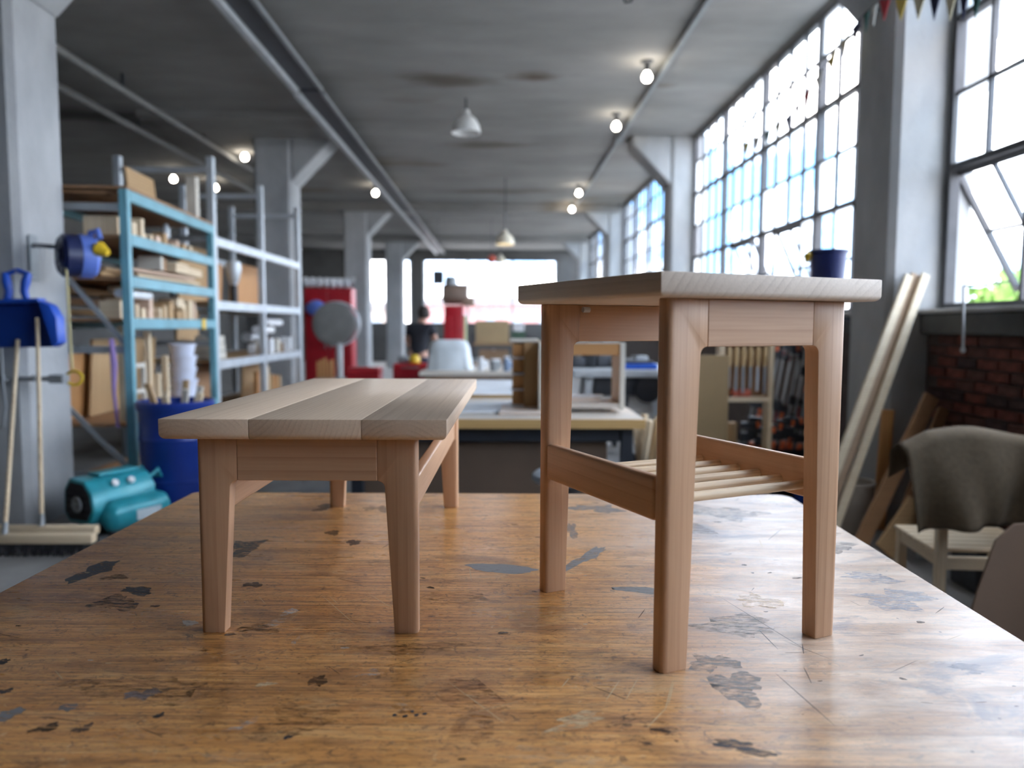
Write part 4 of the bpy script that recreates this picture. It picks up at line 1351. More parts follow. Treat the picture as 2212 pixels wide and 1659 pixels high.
for k in range(5):
    board('rough_block', (.22, .14, .10), (pine('x'), tanply('x'))[k % 2], rk(.13 + .02 * (k % 2), .10, .05 + k * .102) + Vector((0, .24, 0)), (0, 0, .1 * k), ('bottom', 'second', 'middle', 'fourth', 'top')[k] + ' rough block of the small pile beside the blue drum', 'wood block', 'rough blocks beside the drum')

# ================================================================== MIDDLE OF THE HALL
def bench(name, label, x0, x1, y0, y1, z, topm, legm, th=.055, inset=.10, lw=.07, shelf=False, cat='workbench'):
    t = thing(name, label, cat, ((x0 + x1) / 2, (y0 + y1) / 2, 0))
    hx, hy = (x1 - x0) / 2, (y1 - y0) / 2
    MB().box(-hx, hx, -hy, hy, z - th, z, .005).build('top', topm, t)
    for sx in (-1, 1):
        for sy in (-1, 1):
            cx, cy = sx * (hx - inset), sy * (hy - .08)
            MB().box(cx - lw / 2, cx + lw / 2, cy - lw / 2, cy + lw / 2, 0, z - th, .003).build('leg', legm, t)
    for sy in (-1, 1):
        MB().box(-hx + inset + lw / 2, hx - inset - lw / 2, sy * (hy - .08) - .02, sy * (hy - .08) + .02, z - th - .09, z - th, .003).build('apron', legm, t)
    if shelf:
        MB().box(-hx + inset, hx - inset, -hy + .12, hy - .12, .22, .24, .003).build('lower_shelf', tanply('x'), t)
    return t


M_PALEBENCH = wood('pale_bench', (.50, .42, .34), (.74, .68, .60), 'x', .03, .5)
ba = bench('workbench', 'second workbench with a honey wood edge behind the coffee table', -.95, .87, 4.46, 5.74, .90, M_PALEBENCH, plain('blue_grey_steel', (.022, .026, .034), .5, .2))
MB().box(-.91, .91, -.648, -.6405, .842, .899, .002).build('edge_band', wood('honey_edge', (.40, .22, .07), (.62, .40, .16), 'x', .02, .5), ba)
MB().box(-.80, .70, -.52, -.50, .04, .845, .004).build('front_panel', plain('brown_hardboard', (.115, .075, .05), .75, 0, .12, 3), ba)
# things on the second bench
board('white_sheet', (.52, .60, .012), M_WHITE, (-.10, 5.05, .907), (0, 0, .06), 'white sheet lying on the second workbench', 'sheet')
board('pale_board', (.42, .46, .02), wood('pinkish_board', (.55, .40, .31), (.78, .66, .56), 'x', .02), (.22, 4.86, .911), (0, 0, -.05), 'pinkish pale board lying on the second workbench', 'board')
cc = thing('cabinet_carcass', 'open wooden cabinet carcass standing on the second workbench', 'cabinet', (.52, 4.92, .9225))
M_VEN = wood('veneer_brown', (.34, .19, .08), (.56, .36, .18), 'z', .02, .5)
for sx in (-1, 1):
    MB().box(sx * .255 - .014, sx * .255 + .014, -.17, .19, 0, .425, .002).build('side_panel', M_VEN, cc)
    MB().box(sx * .255 - .016, sx * .255 + .016, -.178, -.1705, 0, .425, .001).build('edge_strip', M_CREAM, cc)
MB().box(-.24, .24, -.17, .19, .345, .42, .002).build('top_rail', orangewood('x'), cc)
MB().box(-.24, .24, -.176, -.1705, .418, .428, .001).build('edge_strip', M_CREAM, cc)
MB().box(-.24, .24, -.17, .19, .012, .04, .002).build('bottom_panel', M_PALEBENCH, cc)
board('offcut_board', (.30, .14, .024), wood('pinkish_board', (.55, .40, .31), (.78, .66, .56), 'x', .02), (.50, 4.93, .976), (0, 0, .06), 'pinkish board lying inside the open carcass', 'board')
board('white_strip', (.36, .10, .010), M_WHITE, (.50, 4.93, .995), (0, 0, -.05), 'white strip lying on the pinkish board in the carcass', 'strip')
du = thing('drawer_unit', 'stack of four small wooden drawers left of the carcass', 'drawers', (.175, 5.10, .922))
MB().box(-.012, .075, -.15, .15, 0, .42, .002).build('body', M_VEN, du)
for k in range(4):
    MB().box(-.085, -.013, -.13, .13, .012 + k * .104, .100 + k * .104, .003).build('drawer', orangewood('y'), du)
    MB().box(-.095, -.013, -.15, .15, .001 + k * .104, .010 + k * .104, .001).build('divider', M_WHITE, du)
MB().box(-.10, .085, -.16, .16, .421, .440, .002).build('top_panel', M_CREAM, du)

bb = bench('workbench', 'third workbench with a white top farther down the hall', -1.25, .55, 6.05, 7.7, .90, M_WHITE, M_GREYSTEEL)
MB().box(-.90, .90, -.83, -.8255, .842, .899, .001).build('edge_band', wood('honey_edge', (.40, .22, .07), (.62, .40, .16), 'x', .02, .5), bb)
bc = bench('workbench', 'fourth workbench with a pale top before the person', -.95, .85, 9.0, 10.3, .90, M_PALEBENCH, brownwood('z'), shelf=True)
for k, (x, lab) in enumerate(((-.62, 'left white tub under the fourth workbench'), (-.28, 'middle white tub under the fourth workbench'), (.1, 'right white tub under the fourth workbench'))):
    o = MB().lathe([(0, 0), (.12, 0), (.14, .26), (.15, .26), (.15, .29), (0, .29)], 18).build('storage_tub', M_WHITE, None, True, (x, 9.5, .2415))
    tag(o, lab, 'tub', 'tubs under the fourth workbench')

# pale machine cover on the fourth bench
mc = thing('machine_cover', 'pale grey cloth cover over a machine on the fourth workbench', 'cover', (-.62, 9.55, .901))
cvb = bmesh.new()
nseg = 40
prof = [(0.0, .36), (.55, .37), (.80, .345), (.93, .27), (.99, .13), (1.05, .0)]
rings = []
for (s, z) in prof:
    ring = []
    for k in range(nseg):
        a = 2 * math.pi * k / nseg
        ca, sa = math.cos(a), math.sin(a)
        ex = (abs(ca) ** .5) * (1 if ca >= 0 else -1) * .27
        ey = (abs(sa) ** .5) * (1 if sa >= 0 else -1) * .24
        w = 1 + (.05 * math.sin(7 * a) + .03 * math.sin(13 * a + 1)) * max(0, 1 - z / .3)
        ring.append(cvb.verts.new((ex * s * w, ey * s * w, z)))
    rings.append(ring)
cvb.faces.new(rings[0])
for a, b in zip(rings, rings[1:]):
    for k in range(nseg):
        cvb.faces.new((a[k], b[k], b[(k + 1) % nseg], a[(k + 1) % nseg]))
bmesh.ops.recalc_face_normals(cvb, faces=cvb.faces[:])
me = bpy.data.meshes.new('cover_cloth')
cvb.to_mesh(me)
cvb.free()
for p in me.polygons:
    p.use_smooth = True
me.materials.append(plain('cover_cloth', (.62, .68, .72), .7, 0, .08, 6))
link('cover_cloth', me, mc)
rd = random.Random(21)
def jar(label, p, r, h, m_, lid=M_WHITE):
    t = thing('jar', label, 'jar', p, 0, 'jars and tins on the fourth workbench')
    MB().lathe([(0, 0), (r * .95, 0), (r, .01), (r, h * .75), (r * .75, h * .85), (0, h * .85)], 14).build('body', m_, t, True)
    MB().lathe([(0, h * .85), (r * .8, h * .85), (r * .8, h), (0, h)], 14).build('lid', lid, t, True)
jm = [M_WHITE, M_GREYSTEEL, plain('tin_blue', (.2, .28, .42), .4), M_DARKSTEEL, M_CREAM, plain('green_tin', (.10, .24, .12), .5)]
jl = ['white tin', 'grey tin', 'blue tin', 'black tin', 'cream tin', 'green tin']
for k in range(12):
    jar(jl[k % 6] + (' at the front edge of the fourth workbench' if k < 6 else ' in the back row of the fourth workbench'), (-.22 + (k % 6) * .155 + (.04 if k > 5 else 0), 9.2 if k < 6 else 9.75, .901), rd.uniform(.035, .055), rd.uniform(.10, .2), jm[k % 6])

# red machine behind
rm = thing('red_machine', 'tall red woodworking machine with a brown motor head', 'machine', (-.76, 13.0, 0))
MB().box(-.16, .16, -.2, .25, 0, 1.78, .03, 2).build('column', M_RED, rm, True)
MB().box(-.165, -.04, -.225, -.2, 1.0, 1.6, .01).build('door', M_RED, rm)
MB().lathe([(0, -.22), (.15, -.22), (.17, -.18), (.17, .16), (.15, .2), (0, .2)], 20, Matrix.Translation((.02, 0, 1.98)) @ Matrix.Rotation(R(90), 4, 'Y')).build('motor', plain('motor_brown', (.24, .17, .13), .5), rm, True)
MB().lathe([(0, 0), (.10, 0), (.11, .08), (.08, .15), (0, .15)], 16, Matrix.Translation((-.06, 0, 2.13))).build('motor_cap', M_GREYSTEEL, rm, True)
MB().box(.12, .34, -.12, .12, 1.78, 1.92, .03, 2).build('head_arm', plain('motor_brown2', (.32, .22, .16), .5), rm, True)
MB().box(.162, .20, -.15, .1, .95, 1.62, .008).build('guide_plate', plain('lime_paint', (.55, .62, .35), .5), rm)
MB().box(-.45, .45, -.45, -.21, .86, .90, .006).build('table', M_GREYSTEEL, rm)

# tall shelf unit with cardboard boxes far back
su = thing('shelf_unit', 'open steel shelf unit near the far windows', 'shelf', (.02, 14.3, 0))
for sx in (-1, 1):
    for sy in (-1, 1):
        MB().box(sx * .52 - .02, sx * .52 + .02, sy * .22 - .02, sy * .22 + .02, 0, 1.30).build('post', M_DARKSTEEL, su)
for z in (.35, .75, 1.12):
    MB().box(-.5, .5, -.24, .24, z - .03, z, .003).build('shelf', tanply('x'), su)
def carton(label, p, sx, sy, sz, m_=M_CARD, rz=0.0, group=None):
    t = thing('cardboard_box', label, 'box', p, rz, group)
    MB().box(-sx / 2, sx / 2, -sy / 2, sy / 2, 0, sz, .006).build('body', m_, t)
    MB().box(-sx * .04, sx * .04, -sy / 2 - .001, sy / 2 + .001, sz - .01, sz + .002).build('tape', M_CREAM, t)
M_TANCARD = plain('tan_cardboard', (.47, .36, .20), .8, 0, .08, 3)
carton('tan cardboard box on top of the far shelf unit', (-.13, 14.3, 1.122), .62, .38, .42, M_TANCARD)
carton('smaller tan box on the middle of the far shelf unit', (-.1, 14.3, .752), .55, .36, .25, M_CARD)
carton('dark green carton right of the tan box on the far shelf unit', (.36, 14.28, 1.122), .26, .3, .22, plain('green_carton', (.06, .12, .08), .7))
carton('white carton on the dark green one', (.36, 14.28, 1.348), .2, .24, .16, M_WHITE)
hang = at(1133 / 2.2 + 435, 592, 22)
sg = MB().box(-.16, .16, -.01, .01, -.2, .2, .01).build('hanging_sign', M_DARKSTEEL, None, False, at(946, 600, 22))
sp = MB().tube((0, 0, .2), (0, 0, ZC - at(946, 600, 22).z), .008, seg=6).build('cord', M_DARKSTEEL, sg)
tag(sg, 'small dark plate hanging before the far windows', 'plate')
rb = MB().lathe([(0, -.12), (.08, -.10), (.13, 0), (.08, .10), (0, .12)], 14).build('red_lantern', plain('lantern_red', (.6, .12, .08), .5), None, True, at(1061, 560, 22))
MB().tube((0, 0, .11), (0, 0, ZC - at(1061, 560, 22).z), .008, seg=6).build('cord', M_DARKSTEEL, rb)
tag(rb, 'small red lantern hanging far down the hall', 'lantern')

# red cart with clutter before the person
rc = thing('tool_cart', 'bright red tool cart in front of the person', 'cart', (at(890, 790, 10.5).x, 10.5, 0))
MB().box(-.24, .24, -.2, .2, .12, .93, .02, 2).build('body', M_RED, rc)
for k in range(4):
    dr_ = MB().box(-.22, .22, -.212, -.2, .16 + k * .19, .33 + k * .19, .006).build('drawer', M_RED, rc)
    MB().box(-.12, .12, -.225, -.212, .30 + k * .19, .315 + k * .19, .003).build('drawer_pull', M_GREYSTEEL, dr_)
for sx in (-1, 1):
    for sy in (-1, 1):
        MB().lathe([(0, -.02), (.055, -.02), (.06, 0), (.055, .02), (0, .02)], 14, Matrix.Translation((sx * .19, sy * .15, .06)) @ Matrix.Rotation(R(90), 4, 'Y')).build('wheel', M_BLACK, rc, True)
o = MB().lathe([(0, 0), (.07, 0), (.085, .03), (.07, .09), (.03, .12), (0, .125)], 16).build('yellow_dome', M_YELLOW, None, True, rc.location + Vector((.04, -.06, .931)))
tag(o, 'yellow dome shaped object on the red tool cart', 'cap')
o = MB().box(-.07, .07, -.06, .06, 0, .10, .02, 2).build('grey_case', M_GREYSTEEL, None, True, rc.location + Vector((-.12, 0, .931)))
tag(o, 'small grey case on the red tool cart', 'case')
r2 = thing('tool_chest', 'low red tool chest left of the person', 'chest', (at(788, 800, 12.2).x, 12.2, 0))
MB().box(-.26, .26, -.2, .2, 0, .64, .02, 2).build('body', M_RED, r2)
MB().prism([(-.2, .64), (.2, .64), (.2, .74), (.12, .78), (-.12, .78), (-.2, .74)], -.26, .26, 'x', .01, 1).build('lid', M_RED, r2)
MB().box(-.08, .08, -.215, -.2, .5, .54, .004).build('latch', M_GREYSTEEL, r2)

# red cabinet with white roll, disc machine
rx = at(712, 700, 14.6).x
rc2 = thing('red_cabinet', 'tall red cabinet with a white roll along its top', 'cabinet', (rx - .02, 14.75, 0))
MB().box(-.46, .44, -.15, .3, .06, 2.15, .01).build('body', M_RED, rc2)
MB().box(-.42, .40, -.11, .28, 0, .06).build('plinth', M_BLACK, rc2)
for k in range(2):
    dr_ = MB().box(-.45 + k * .45, -.02 + k * .45, -.172, -.15, .1, 2.1, .006).build('door', M_RED, rc2)
    MB().tube((-.06 + k * .1, -.185, 1.0), (-.06 + k * .1, -.185, 1.2), .01, seg=8).build('handle', M_GREYSTEEL, dr_)
wr_ = MB()
wr_.path([(-.48 + .04 * k, -.06 + .008 * math.sin(k * 2.1), 2.262 + .01 * math.sin(k * 1.7)) for k in range(25)], [.085 + .014 * math.sin(k * 1.9) for k in range(25)], 14)
wo_ = wr_.build('plastic_roll', M_WHITE, None, True, (rx - .02, 14.75, 0))
tag(wo_, 'lumpy white plastic roll on top of the red cabinet', 'roll')
dm_ = thing('disc_machine', 'big grey round disc machine on a stand before the red cabinet', 'machine', (at(724, 700, 13.4).x, 13.4, 0))
MB().lathe([(0, -.05), (.30, -.05), (.37, -.03), (.385, .02), (.385, .12), (.36, .16), (0, .16)], 36, Matrix.Translation((-.03, 0, 1.47)) @ Matrix.Rotation(R(90), 4, 'X') @ Matrix.Rotation(R(180), 4, 'X')).build('disc', plain('disc_grey', (.21, .21, .20), .5, .2), dm_, True)
MB().lathe([(.372, -.06), (.40, -.06), (.40, .05), (.372, .05)], 36, Matrix.Translation((.02, .06, 1.47)) @ Matrix.Rotation(R(90), 4, 'X')).build('rim', M_LIGHTSTEEL, dm_, True)
MB().tube((.06, .02, .5), (.06, .02, 1.2), .06, seg=14).build('pillar', M_LIGHTSTEEL, dm_, True)
MB().box(-.32, .30, -.25, .25, .46, .52, .008).build('stand_top', M_GREYSTEEL, dm_)
for sx in (-1, 1):
    for sy in (-1, 1):
        MB().beam((sx * .26, sy * .2, .46), (sx * .32, sy * .24, 0), .05, .05, (0, 1, 0)).build('leg', M_GREYSTEEL, dm_)
for k in range(5):
    h = .30 + .03 * (k % 3)
    board('orange_stick', (.05, .02, h), orangewood('z'), (dm_.location.x - .28 + .062 * k, 13.26, .522 + h / 2), (0, 0, .1 * k), ORD[k] + ' orange stick from the left on the disc machine stand', 'stick', 'sticks on the disc machine stand')
bb2 = MB()
bb2.lathe([(0, -.14), (.12, -.12), (.18, -.02), (.17, .08), (.08, .15), (.03, .17), (0, .17)], 18)
o = bb2.build('blue_bag', M_PERI, None, True, at(682, 668, 14.48))
o.scale = (1.1, .45, .95)
tag(o, 'blue bag hung on the red cabinet above the disc', 'bag')
gc = MB().lathe([(0, 0), (.11, 0), (.13, .28), (.12, .28), (.10, .02), (0, .02)], 16).build('green_bucket', plain('pale_green', (.3, .42, .33), .5), None, True, (dm_.location.x, 13.4, .001))
tag(gc, 'pale green bucket under the disc machine stand', 'bucket')

# grey machine stand, blue tray, black bin on the right of the second bench
ms = thing('machine_stand', 'grey steel machine stand with splayed legs behind the carcass', 'machine', (at(1345, 780, 7.2).x, 7.2, 0))
MB().box(-.50, .50, -.3, .3, .98, 1.05, .01).build('table', M_LIGHTSTEEL, ms)
MB().box(-.30, .36, -.2, .2, .80, .98, .03, 2).build('gear_case', M_DARKSTEEL, ms, True)
for sx in (-1, 1):
    for sy in (-1, 1):
        MB().beam((sx * .34, sy * .2, .98), (sx * .44, sy * .3, .0), .06, .06, (0, 1, 0)).build('leg', M_LIGHTSTEEL, ms)
    MB().beam((sx * .42, -.28, .22), (sx * .42, .28, .22), .03, .04).build('rung', M_GREYSTEEL, ms)
MB().box(-.40, .40, -.27, -.23, .42, .50, .004).build('front_rail', M_LIGHTSTEEL, ms)
MB().lathe([(.0, -.02), (.12, -.02), (.13, 0), (.12, .02), (0, .02)], 20, Matrix.Translation((.2, -.23, .87)) @ Matrix.Rotation(R(90), 4, 'X')).build('hand_wheel', M_BLACK, ms, True)
bt = thing('tool_tray', 'bright blue shallow tray on the grey machine stand', 'tray', (at(1380, 765, 7.1).x, 7.1, 1.051))
MB().box(-.16, .16, -.1, .1, 0, .05, .01, 2).build('tray', plain('cobalt', (.02, .12, .62), .4), bt)
MB().box(-.13, .13, -.07, .07, .05, .075, .008).build('tool_roll', M_DARKSTEEL, bt)
for k in range(6):
    o = MB().box(-.07, .07, -.06, .06, 0, rd.uniform(.06, .14), .015, 2).build('machine_part', rd.choice((M_DARKSTEEL, M_GREYSTEEL, M_LIGHTSTEEL)), None, True, (ms.location.x - .42 + .12 * k, 7.32, 1.052), rd.uniform(-.4, .4))
    tag(o, ORD[k] + ' metal part from the left on the grey machine stand', 'metal part', 'metal parts on the machine stand')
gs2 = bench('steel_table', 'low grey steel table behind the black bin', 1.30, 2.15, 8.3, 9.2, .86, M_GREYSTEEL, M_DARKSTEEL, cat='table')
for k in range(5):
    o = MB().box(-.09, .09, -.07, .07, 0, rd.uniform(.05, .2), .015, 2).build('tool_case', rd.choice((M_DARKSTEEL, M_BLACK, M_LIGHTSTEEL)), None, True, (1.38 + .175 * k, 8.55, .862), rd.uniform(-.4, .4))
    tag(o, ORD[k] + ' tool case from the left on the low steel table', 'case', 'cases on the steel table')
kb = thing('black_bin', 'black plastic bin with wood scraps beside the second workbench', 'bin', (1.06, 5.25, 0))
MB().lathe([(0, 0), (.17, 0), (.2, .5), (.215, .5), (.215, .53), (.195, .53), (.165, .03), (0, .03)], 24).build('bin', M_BLACK, kb, True)
for k in range(6):
    a = k * 1.05
    board('bin_scrap', (.05, .035, .34), pine('z'), (1.06 + .085 * math.cos(a), 5.25 + .085 * math.sin(a), .62 + .02 * (k % 3)), (R(10 * math.sin(a)), R(-8 * math.cos(a)), a), ('right', 'back right', 'back left', 'left', 'front left', 'front right')[k] + ' pale wood scrap standing in the black bin', 'wood scrap', 'scraps in the black bin')

# round stool between the benches
so = thing('stool', 'round grey topped stool with dark legs between the workbenches', 'stool', (.31, 3.6, 0))
MB().lathe([(0, .70), (.13, .70), (.15, .715), (.15, .74), (.13, .755), (0, .76)], 26).build('seat', plain('stool_grey', (.42, .46, .50), .5), so, True)
MB().lathe([(0, .62), (.06, .62), (.11, .70), (0, .70)], 20).build('hub', M_BLACK, so, True)
for k in range(4):
    a = R(45 + 90 * k)
    MB().tube((.06 * math.cos(a), .06 * math.sin(a), .66), (.20 * math.cos(a), .20 * math.sin(a), 0), .013, seg=10).build('leg', M_DARKSTEEL, so, True)
MB().path([(.145 * math.cos(R(15 * k)), .145 * math.sin(R(15 * k)), .26) for k in range(25)], .009, 8).build('foot_ring', M_DARKSTEEL, so, True)

# ================================================================== PERSON
M_SKIN = plain('skin', (.50, .28, .20), .55, 0, .05)
M_SHIRT = plain('black_cotton', (.018, .020, .028), .85)
M_JEANS = plain('dark_denim', (.045, .055, .10), .85)
M_HAIR = plain('dark_hair', (.03, .022, .018), .7)
def skin(name, pts, edges, mat_, parent, sub=2):
    me = bpy.data.meshes.new(name)
    me.from_pydata([p[:3] for p in pts], edges, [])
    o = link(name, me, parent)
    me.materials.append(mat_)
    md = o.modifiers.new('skin', 'SKIN')
    md.use_smooth_shade = True
    for i, p in enumerate(pts):
        sv = me.skin_vertices[0].data[i]
        sv.radius = (p[3], p[4] if len(p) > 4 else p[3])
        sv.use_root = (i == 0)
    s = o.modifiers.new('sub', 'SUBSURF')
    s.levels = sub
    s.render_levels = sub
    return o
px_ = at(902, 700, 11.6).x
pe = thing('person', 'person in black T-shirt and dark jeans bending over work', 'person', (px_, 11.6, 0), R(-14))
def hand(base, d, s):
    """palm with four fingers and a thumb, list of points and edges to append"""
    return base
P = [(0, 0, .96, .135, .11), (0, .03, 1.10, .125, .10), (0, .09, 1.26, .15, .105), (0, .14, 1.38, .145, .09), (0, .18, 1.47, .055, .055), (.005, .215, 1.54, .058, .06),
     (.015, .245, 1.60, .078, .092), (.02, .255, 1.66, .070, .082),
     (-.17, .13, 1.40, .062), (-.235, .15, 1.20, .044), (-.20, .33, 1.08, .036), (-.17, .42, 1.04, .030), (-.16, .49, 1.02, .026, .014),
     (.17, .13, 1.40, .062), (.25, .13, 1.19, .044), (.235, .31, 1.07, .036), (.20, .40, 1.03, .030), (.19, .47, 1.01, .026, .014),
     (-.095, 0, .90, .10), (-.10, .02, .50, .062), (-.10, -.01, .09, .042), (-.10, .12, .04, .040, .03),
     (.095, 0, .90, .10), (.10, .05, .50, .062), (.11, .03, .09, .042), (.115, .16, .04, .040, .03)]
E_ = [(0, 1), (1, 2), (2, 3), (3, 4), (4, 5), (5, 6), (6, 7), (3, 8), (8, 9), (9, 10), (10, 11), (11, 12), (3, 13), (13, 14), (14, 15), (15, 16), (16, 17), (0, 18), (18, 19), (19, 20), (20, 21), (0, 22), (22, 23), (23, 24), (24, 25)]
# five fingers per hand
for wi, s in ((12, -1), (17, 1)):
    bx, by, bz = P[wi][:3]
    for f in range(4):
        dx = (-.024 + .016 * f)
        ln = (.045, .055, .052, .038)[f]
        i = len(P)
        P.append((bx + dx, by + .035, bz - .004, .0085))
        P.append((bx + dx * 1.1, by + .035 + ln * .6, bz - .018, .008))
        P.append((bx + dx * 1.1, by + .035 + ln * .9, bz - .042, .0065))
        E_ += [(wi, i), (i, i + 1), (i + 1, i + 2)]
    i = len(P)
    P.append((bx - s * .035, by + .0, bz - .006, .010))
    P.append((bx - s * .048, by + .032, bz - .022, .0085))
    E_ += [(wi - 1, i), (i, i + 1)]
skin('body', P, E_, M_SKIN, pe)
S = [(0, .0, .94, .150, .125), (0, .03, 1.10, .142, .118), (0, .09, 1.26, .168, .122), (0, .14, 1.39, .158, .102), (0, .175, 1.455, .075, .07), (-.175, .13, 1.405, .082), (-.225, .148, 1.27, .072), (.175, .13, 1.405, .082), (.232, .132, 1.27, .072)]
skin('t_shirt', S, [(0, 1), (1, 2), (2, 3), (3, 4), (3, 5), (5, 6), (3, 7), (7, 8)], M_SHIRT, pe)
T = [(0, 0, .97, .142, .122), (-.095, 0, .88, .112), (-.10, .02, .50, .078), (-.10, -.01, .10, .062), (.095, 0, .88, .112), (.10, .05, .50, .078), (.11, .03, .10, .062)]
skin('trousers', T, [(0, 1), (1, 2), (2, 3), (0, 4), (4, 5), (5, 6)], M_JEANS, pe)
for sx, yo in ((-.10, .04), (.113, .08)):
    MB().box(sx - .048, sx + .048, yo - .13, yo + .16, 0, .085, .03, 3).build('shoe', M_BLACK, pe, True)
hb = MB().lathe([(0, .118), (.05, .11), (.085, .075), (.098, .02), (.096, -.03), (.088, -.06), (.07, -.055), (0, .05)], 20, Matrix.Translation((.016, .235, 1.635)) @ Matrix.Rotation(R(18), 4, 'X') @ Matrix.Diagonal((.95, 1.08, 1, 1)))
hb.build('hair', M_HAIR, pe, True)
for s in (-1, 1):
    MB().lathe([(0, -.012), (.018, -.01), (.024, 0), (.018, .01), (0, .012)], 10, Matrix.Translation((.015 + s * .088, .26, 1.60)) @ Matrix.Rotation(R(90), 4, 'Y') @ Matrix.Diagonal((1.4, .8, 1, 1))).build('ear', M_SKIN, pe, True)
MB().path([(.02, .335, 1.635), (.02, .365, 1.60), (.02, .345, 1.59)], [.008, .017, .010], 8).build('nose', M_SKIN, pe, True)
for s in (-1, 1):
    MB().lathe([(0, -.011), (.008, -.007), (.011, 0), (.008, .007), (0, .011)], 10, Matrix.Translation((.02 + s * .033, .33, 1.63))).build('eye', M_WHITE, pe, True)
MB().path([(-.01, .338, 1.56), (.02, .343, 1.558), (.05, .338, 1.56)], [.004, .007, .004], 8).build('mouth', plain('lip', (.40, .16, .14), .5), pe, True)

# ================================================================== RIGHT SIDE
# brown sheet, tool rack and bar clamps under the second window
board('plywood_sheet', (.30, .02, 1.22), plain('tan_sheet', (.30, .20, .095), .7, 0, .08, 3), (at(1535, 800, 6.0).x, 6.0, .612), (0, 0, .1), 'plain tan sheet standing left of the tool rack', 'plywood')
kr = thing('tool_rack', 'pine tool rack with chisels hung under the second window', 'rack', (at(1608, 800, 6.15).x, 6.15, 0))
for sx in (-1, 1):
    MB().box(sx * .20 - .02, sx * .20 + .02, -.06, .06, 0, 1.34, .003).build('post', pine('z'), kr)
for z in (.86, 1.32):
    MB().box(-.18, .18, -.08, .08, z - .02, z + .02, .003).build('shelf', pine('x'), kr)
MB().box(-.18, .18, .055, .07, .88, 1.30, .002).build('back_board', brownwood('x'), kr)
for k in range(6):
    tx = kr.location.x - .15 + .058 * k
    c = thing('chisel', ('first', 'second', 'third', 'fourth', 'fifth', 'sixth')[k] + ' chisel from the left in the pine tool rack', 'chisel', (tx, 6.075, 1.05), 0, 'chisels in the pine tool rack')
    MB().lathe([(0, .08), (.014, .08), (.02, .12), (.021, .20), (.016, .235), (0, .24)], 14).build('handle', wood('handle_wood', (.42, .27, .12), (.66, .48, .26), 'z', .01, .4), c, True)
    MB().box(-.011, .011, -.004, .004, -.10 - .02 * (k % 3), .08, .002).build('blade', M_GREYSTEEL if k != 4 else M_LIGHTSTEEL, c)
o = MB().box(-.11, .05, -.04, .04, 0, .06, .015, 2).build('red_plane', plain('coral', (.55, .12, .07), .5), None, True, (kr.location.x, 6.15, .881))
tag(o, 'coral red tool lying on the lower shelf of the pine tool rack', 'tool')

M_ORANGE = plain('orange_plastic', (.90, .19, .06), .45)
M_DKRED = plain('dark_red_plastic', (.33, .03, .035), .5)
def clamp(label, base, top, oj=.62, mat_=None, group='bar clamps leaning under the second window'):
    base, top = Vector(base), Vector(top)
    d = top - base
    ln = d.length
    t = thing('bar_clamp', label, 'clamp', base, 0, group)
    t.rotation_mode = 'QUATERNION'
    t.rotation_quaternion = Vector((0, 0, 1)).rotation_difference(d.normalized())
    m_ = mat_ or M_ORANGE
    MB().box(-.006, .006, -.016, .016, 0, ln, .002).build('bar', M_GREYSTEEL, t)
    MB().prism([(-.02, ln - .05), (.03, ln - .05), (.12, ln - .03), (.12, ln), (-.02, ln + .01)], -.018, .018, 'y', .004, 1).build('fixed_jaw', M_DARKSTEEL, t)
    MB().prism([(-.025, ln * oj), (.03, ln * oj), (.12, ln * oj + .03), (.12, ln * oj + .06), (-.025, ln * oj + .09)], -.02, .02, 'y', .004, 1).build('sliding_jaw', M_DARKSTEEL, t)
    MB().lathe([(0, 0), (.022, .005), (.026, .03), (.022, .12), (.028, .14), (.02, .155), (0, .155)], 14, Matrix.Translation((.075, 0, ln * oj - .16))).build('handle', m_, t, True)
    MB().box(.105, .135, -.024, .024, ln - .04, ln + .012, .006, 2).build('pad', m_, t)
    return t
rd = random.Random(4)
cl_names = ['leftmost', 'second', 'third', 'fourth', 'fifth', 'sixth', 'seventh', 'eighth', 'ninth', 'tenth']
for k in range(9):
    tpx = 1652 + k * 15
    bpx = 1595 + k * 17
    tp = at(tpx, 742 + 10 * (k % 3), min(7.35, 2.84 * FPX / (tpx - 1078)))
    bp = at(bpx, 1000, 6.95)
    bp.z = .02
    clamp(cl_names[k] + ' long bar clamp of the row leaning under the second window', bp, tp, rd.uniform(.45, .8), M_ORANGE if k % 3 == 0 else M_DKRED)
# clamp bin with short clamps
cb = thing('clamp_bin', 'dark open bin holding the short orange clamps', 'bin', (at(1655, 980, 6.42).x, 6.42, 0))
for sx in (-1, 1):
    MB().box(sx * .27 - .01, sx * .27 + .01, -.14, .14, 0, .42, .003).build('side', M_BLACK, cb)
    MB().box(-.26, .26, sx * .14 - .01, sx * .14 + .01, 0, .42, .003).build('side', M_BLACK, cb)
MB().box(-.26, .26, -.13, .13, .0, .015).build('bottom', M_BLACK, cb)
for k in range(7):
    tpx = (1606, 1622, 1640, 1655, 1682, 1700, 1722)[k]
    tpy = (912, 900, 922, 915, 905, 900, 912)[k]
    tp = at(tpx, tpy, 6.30)
    bp = Vector((cb.location.x - .22 + .055 * k, 6.42, .02))
    clamp(cl_names[k] + ' short orange clamp from the left in the dark bin', bp, tp, .74 + .03 * (k % 2), M_ORANGE, 'short clamps in the dark bin')
board('pale_post', (.07, .07, .95), pine('z'), (at(1750, 950, 6.6).x, 6.6, .476), (0, 0, .1), 'pale square post standing right of the short clamps', 'post')
o = MB().box(-.09, .09, -.07, .07, 0, .28, .02, 2).build('blue_case', M_BLUE, None, True, (at(1745, 1010, 6.1).x, 6.1, 0))
tag(o, 'small blue plastic case on the floor beside the clamps', 'case')
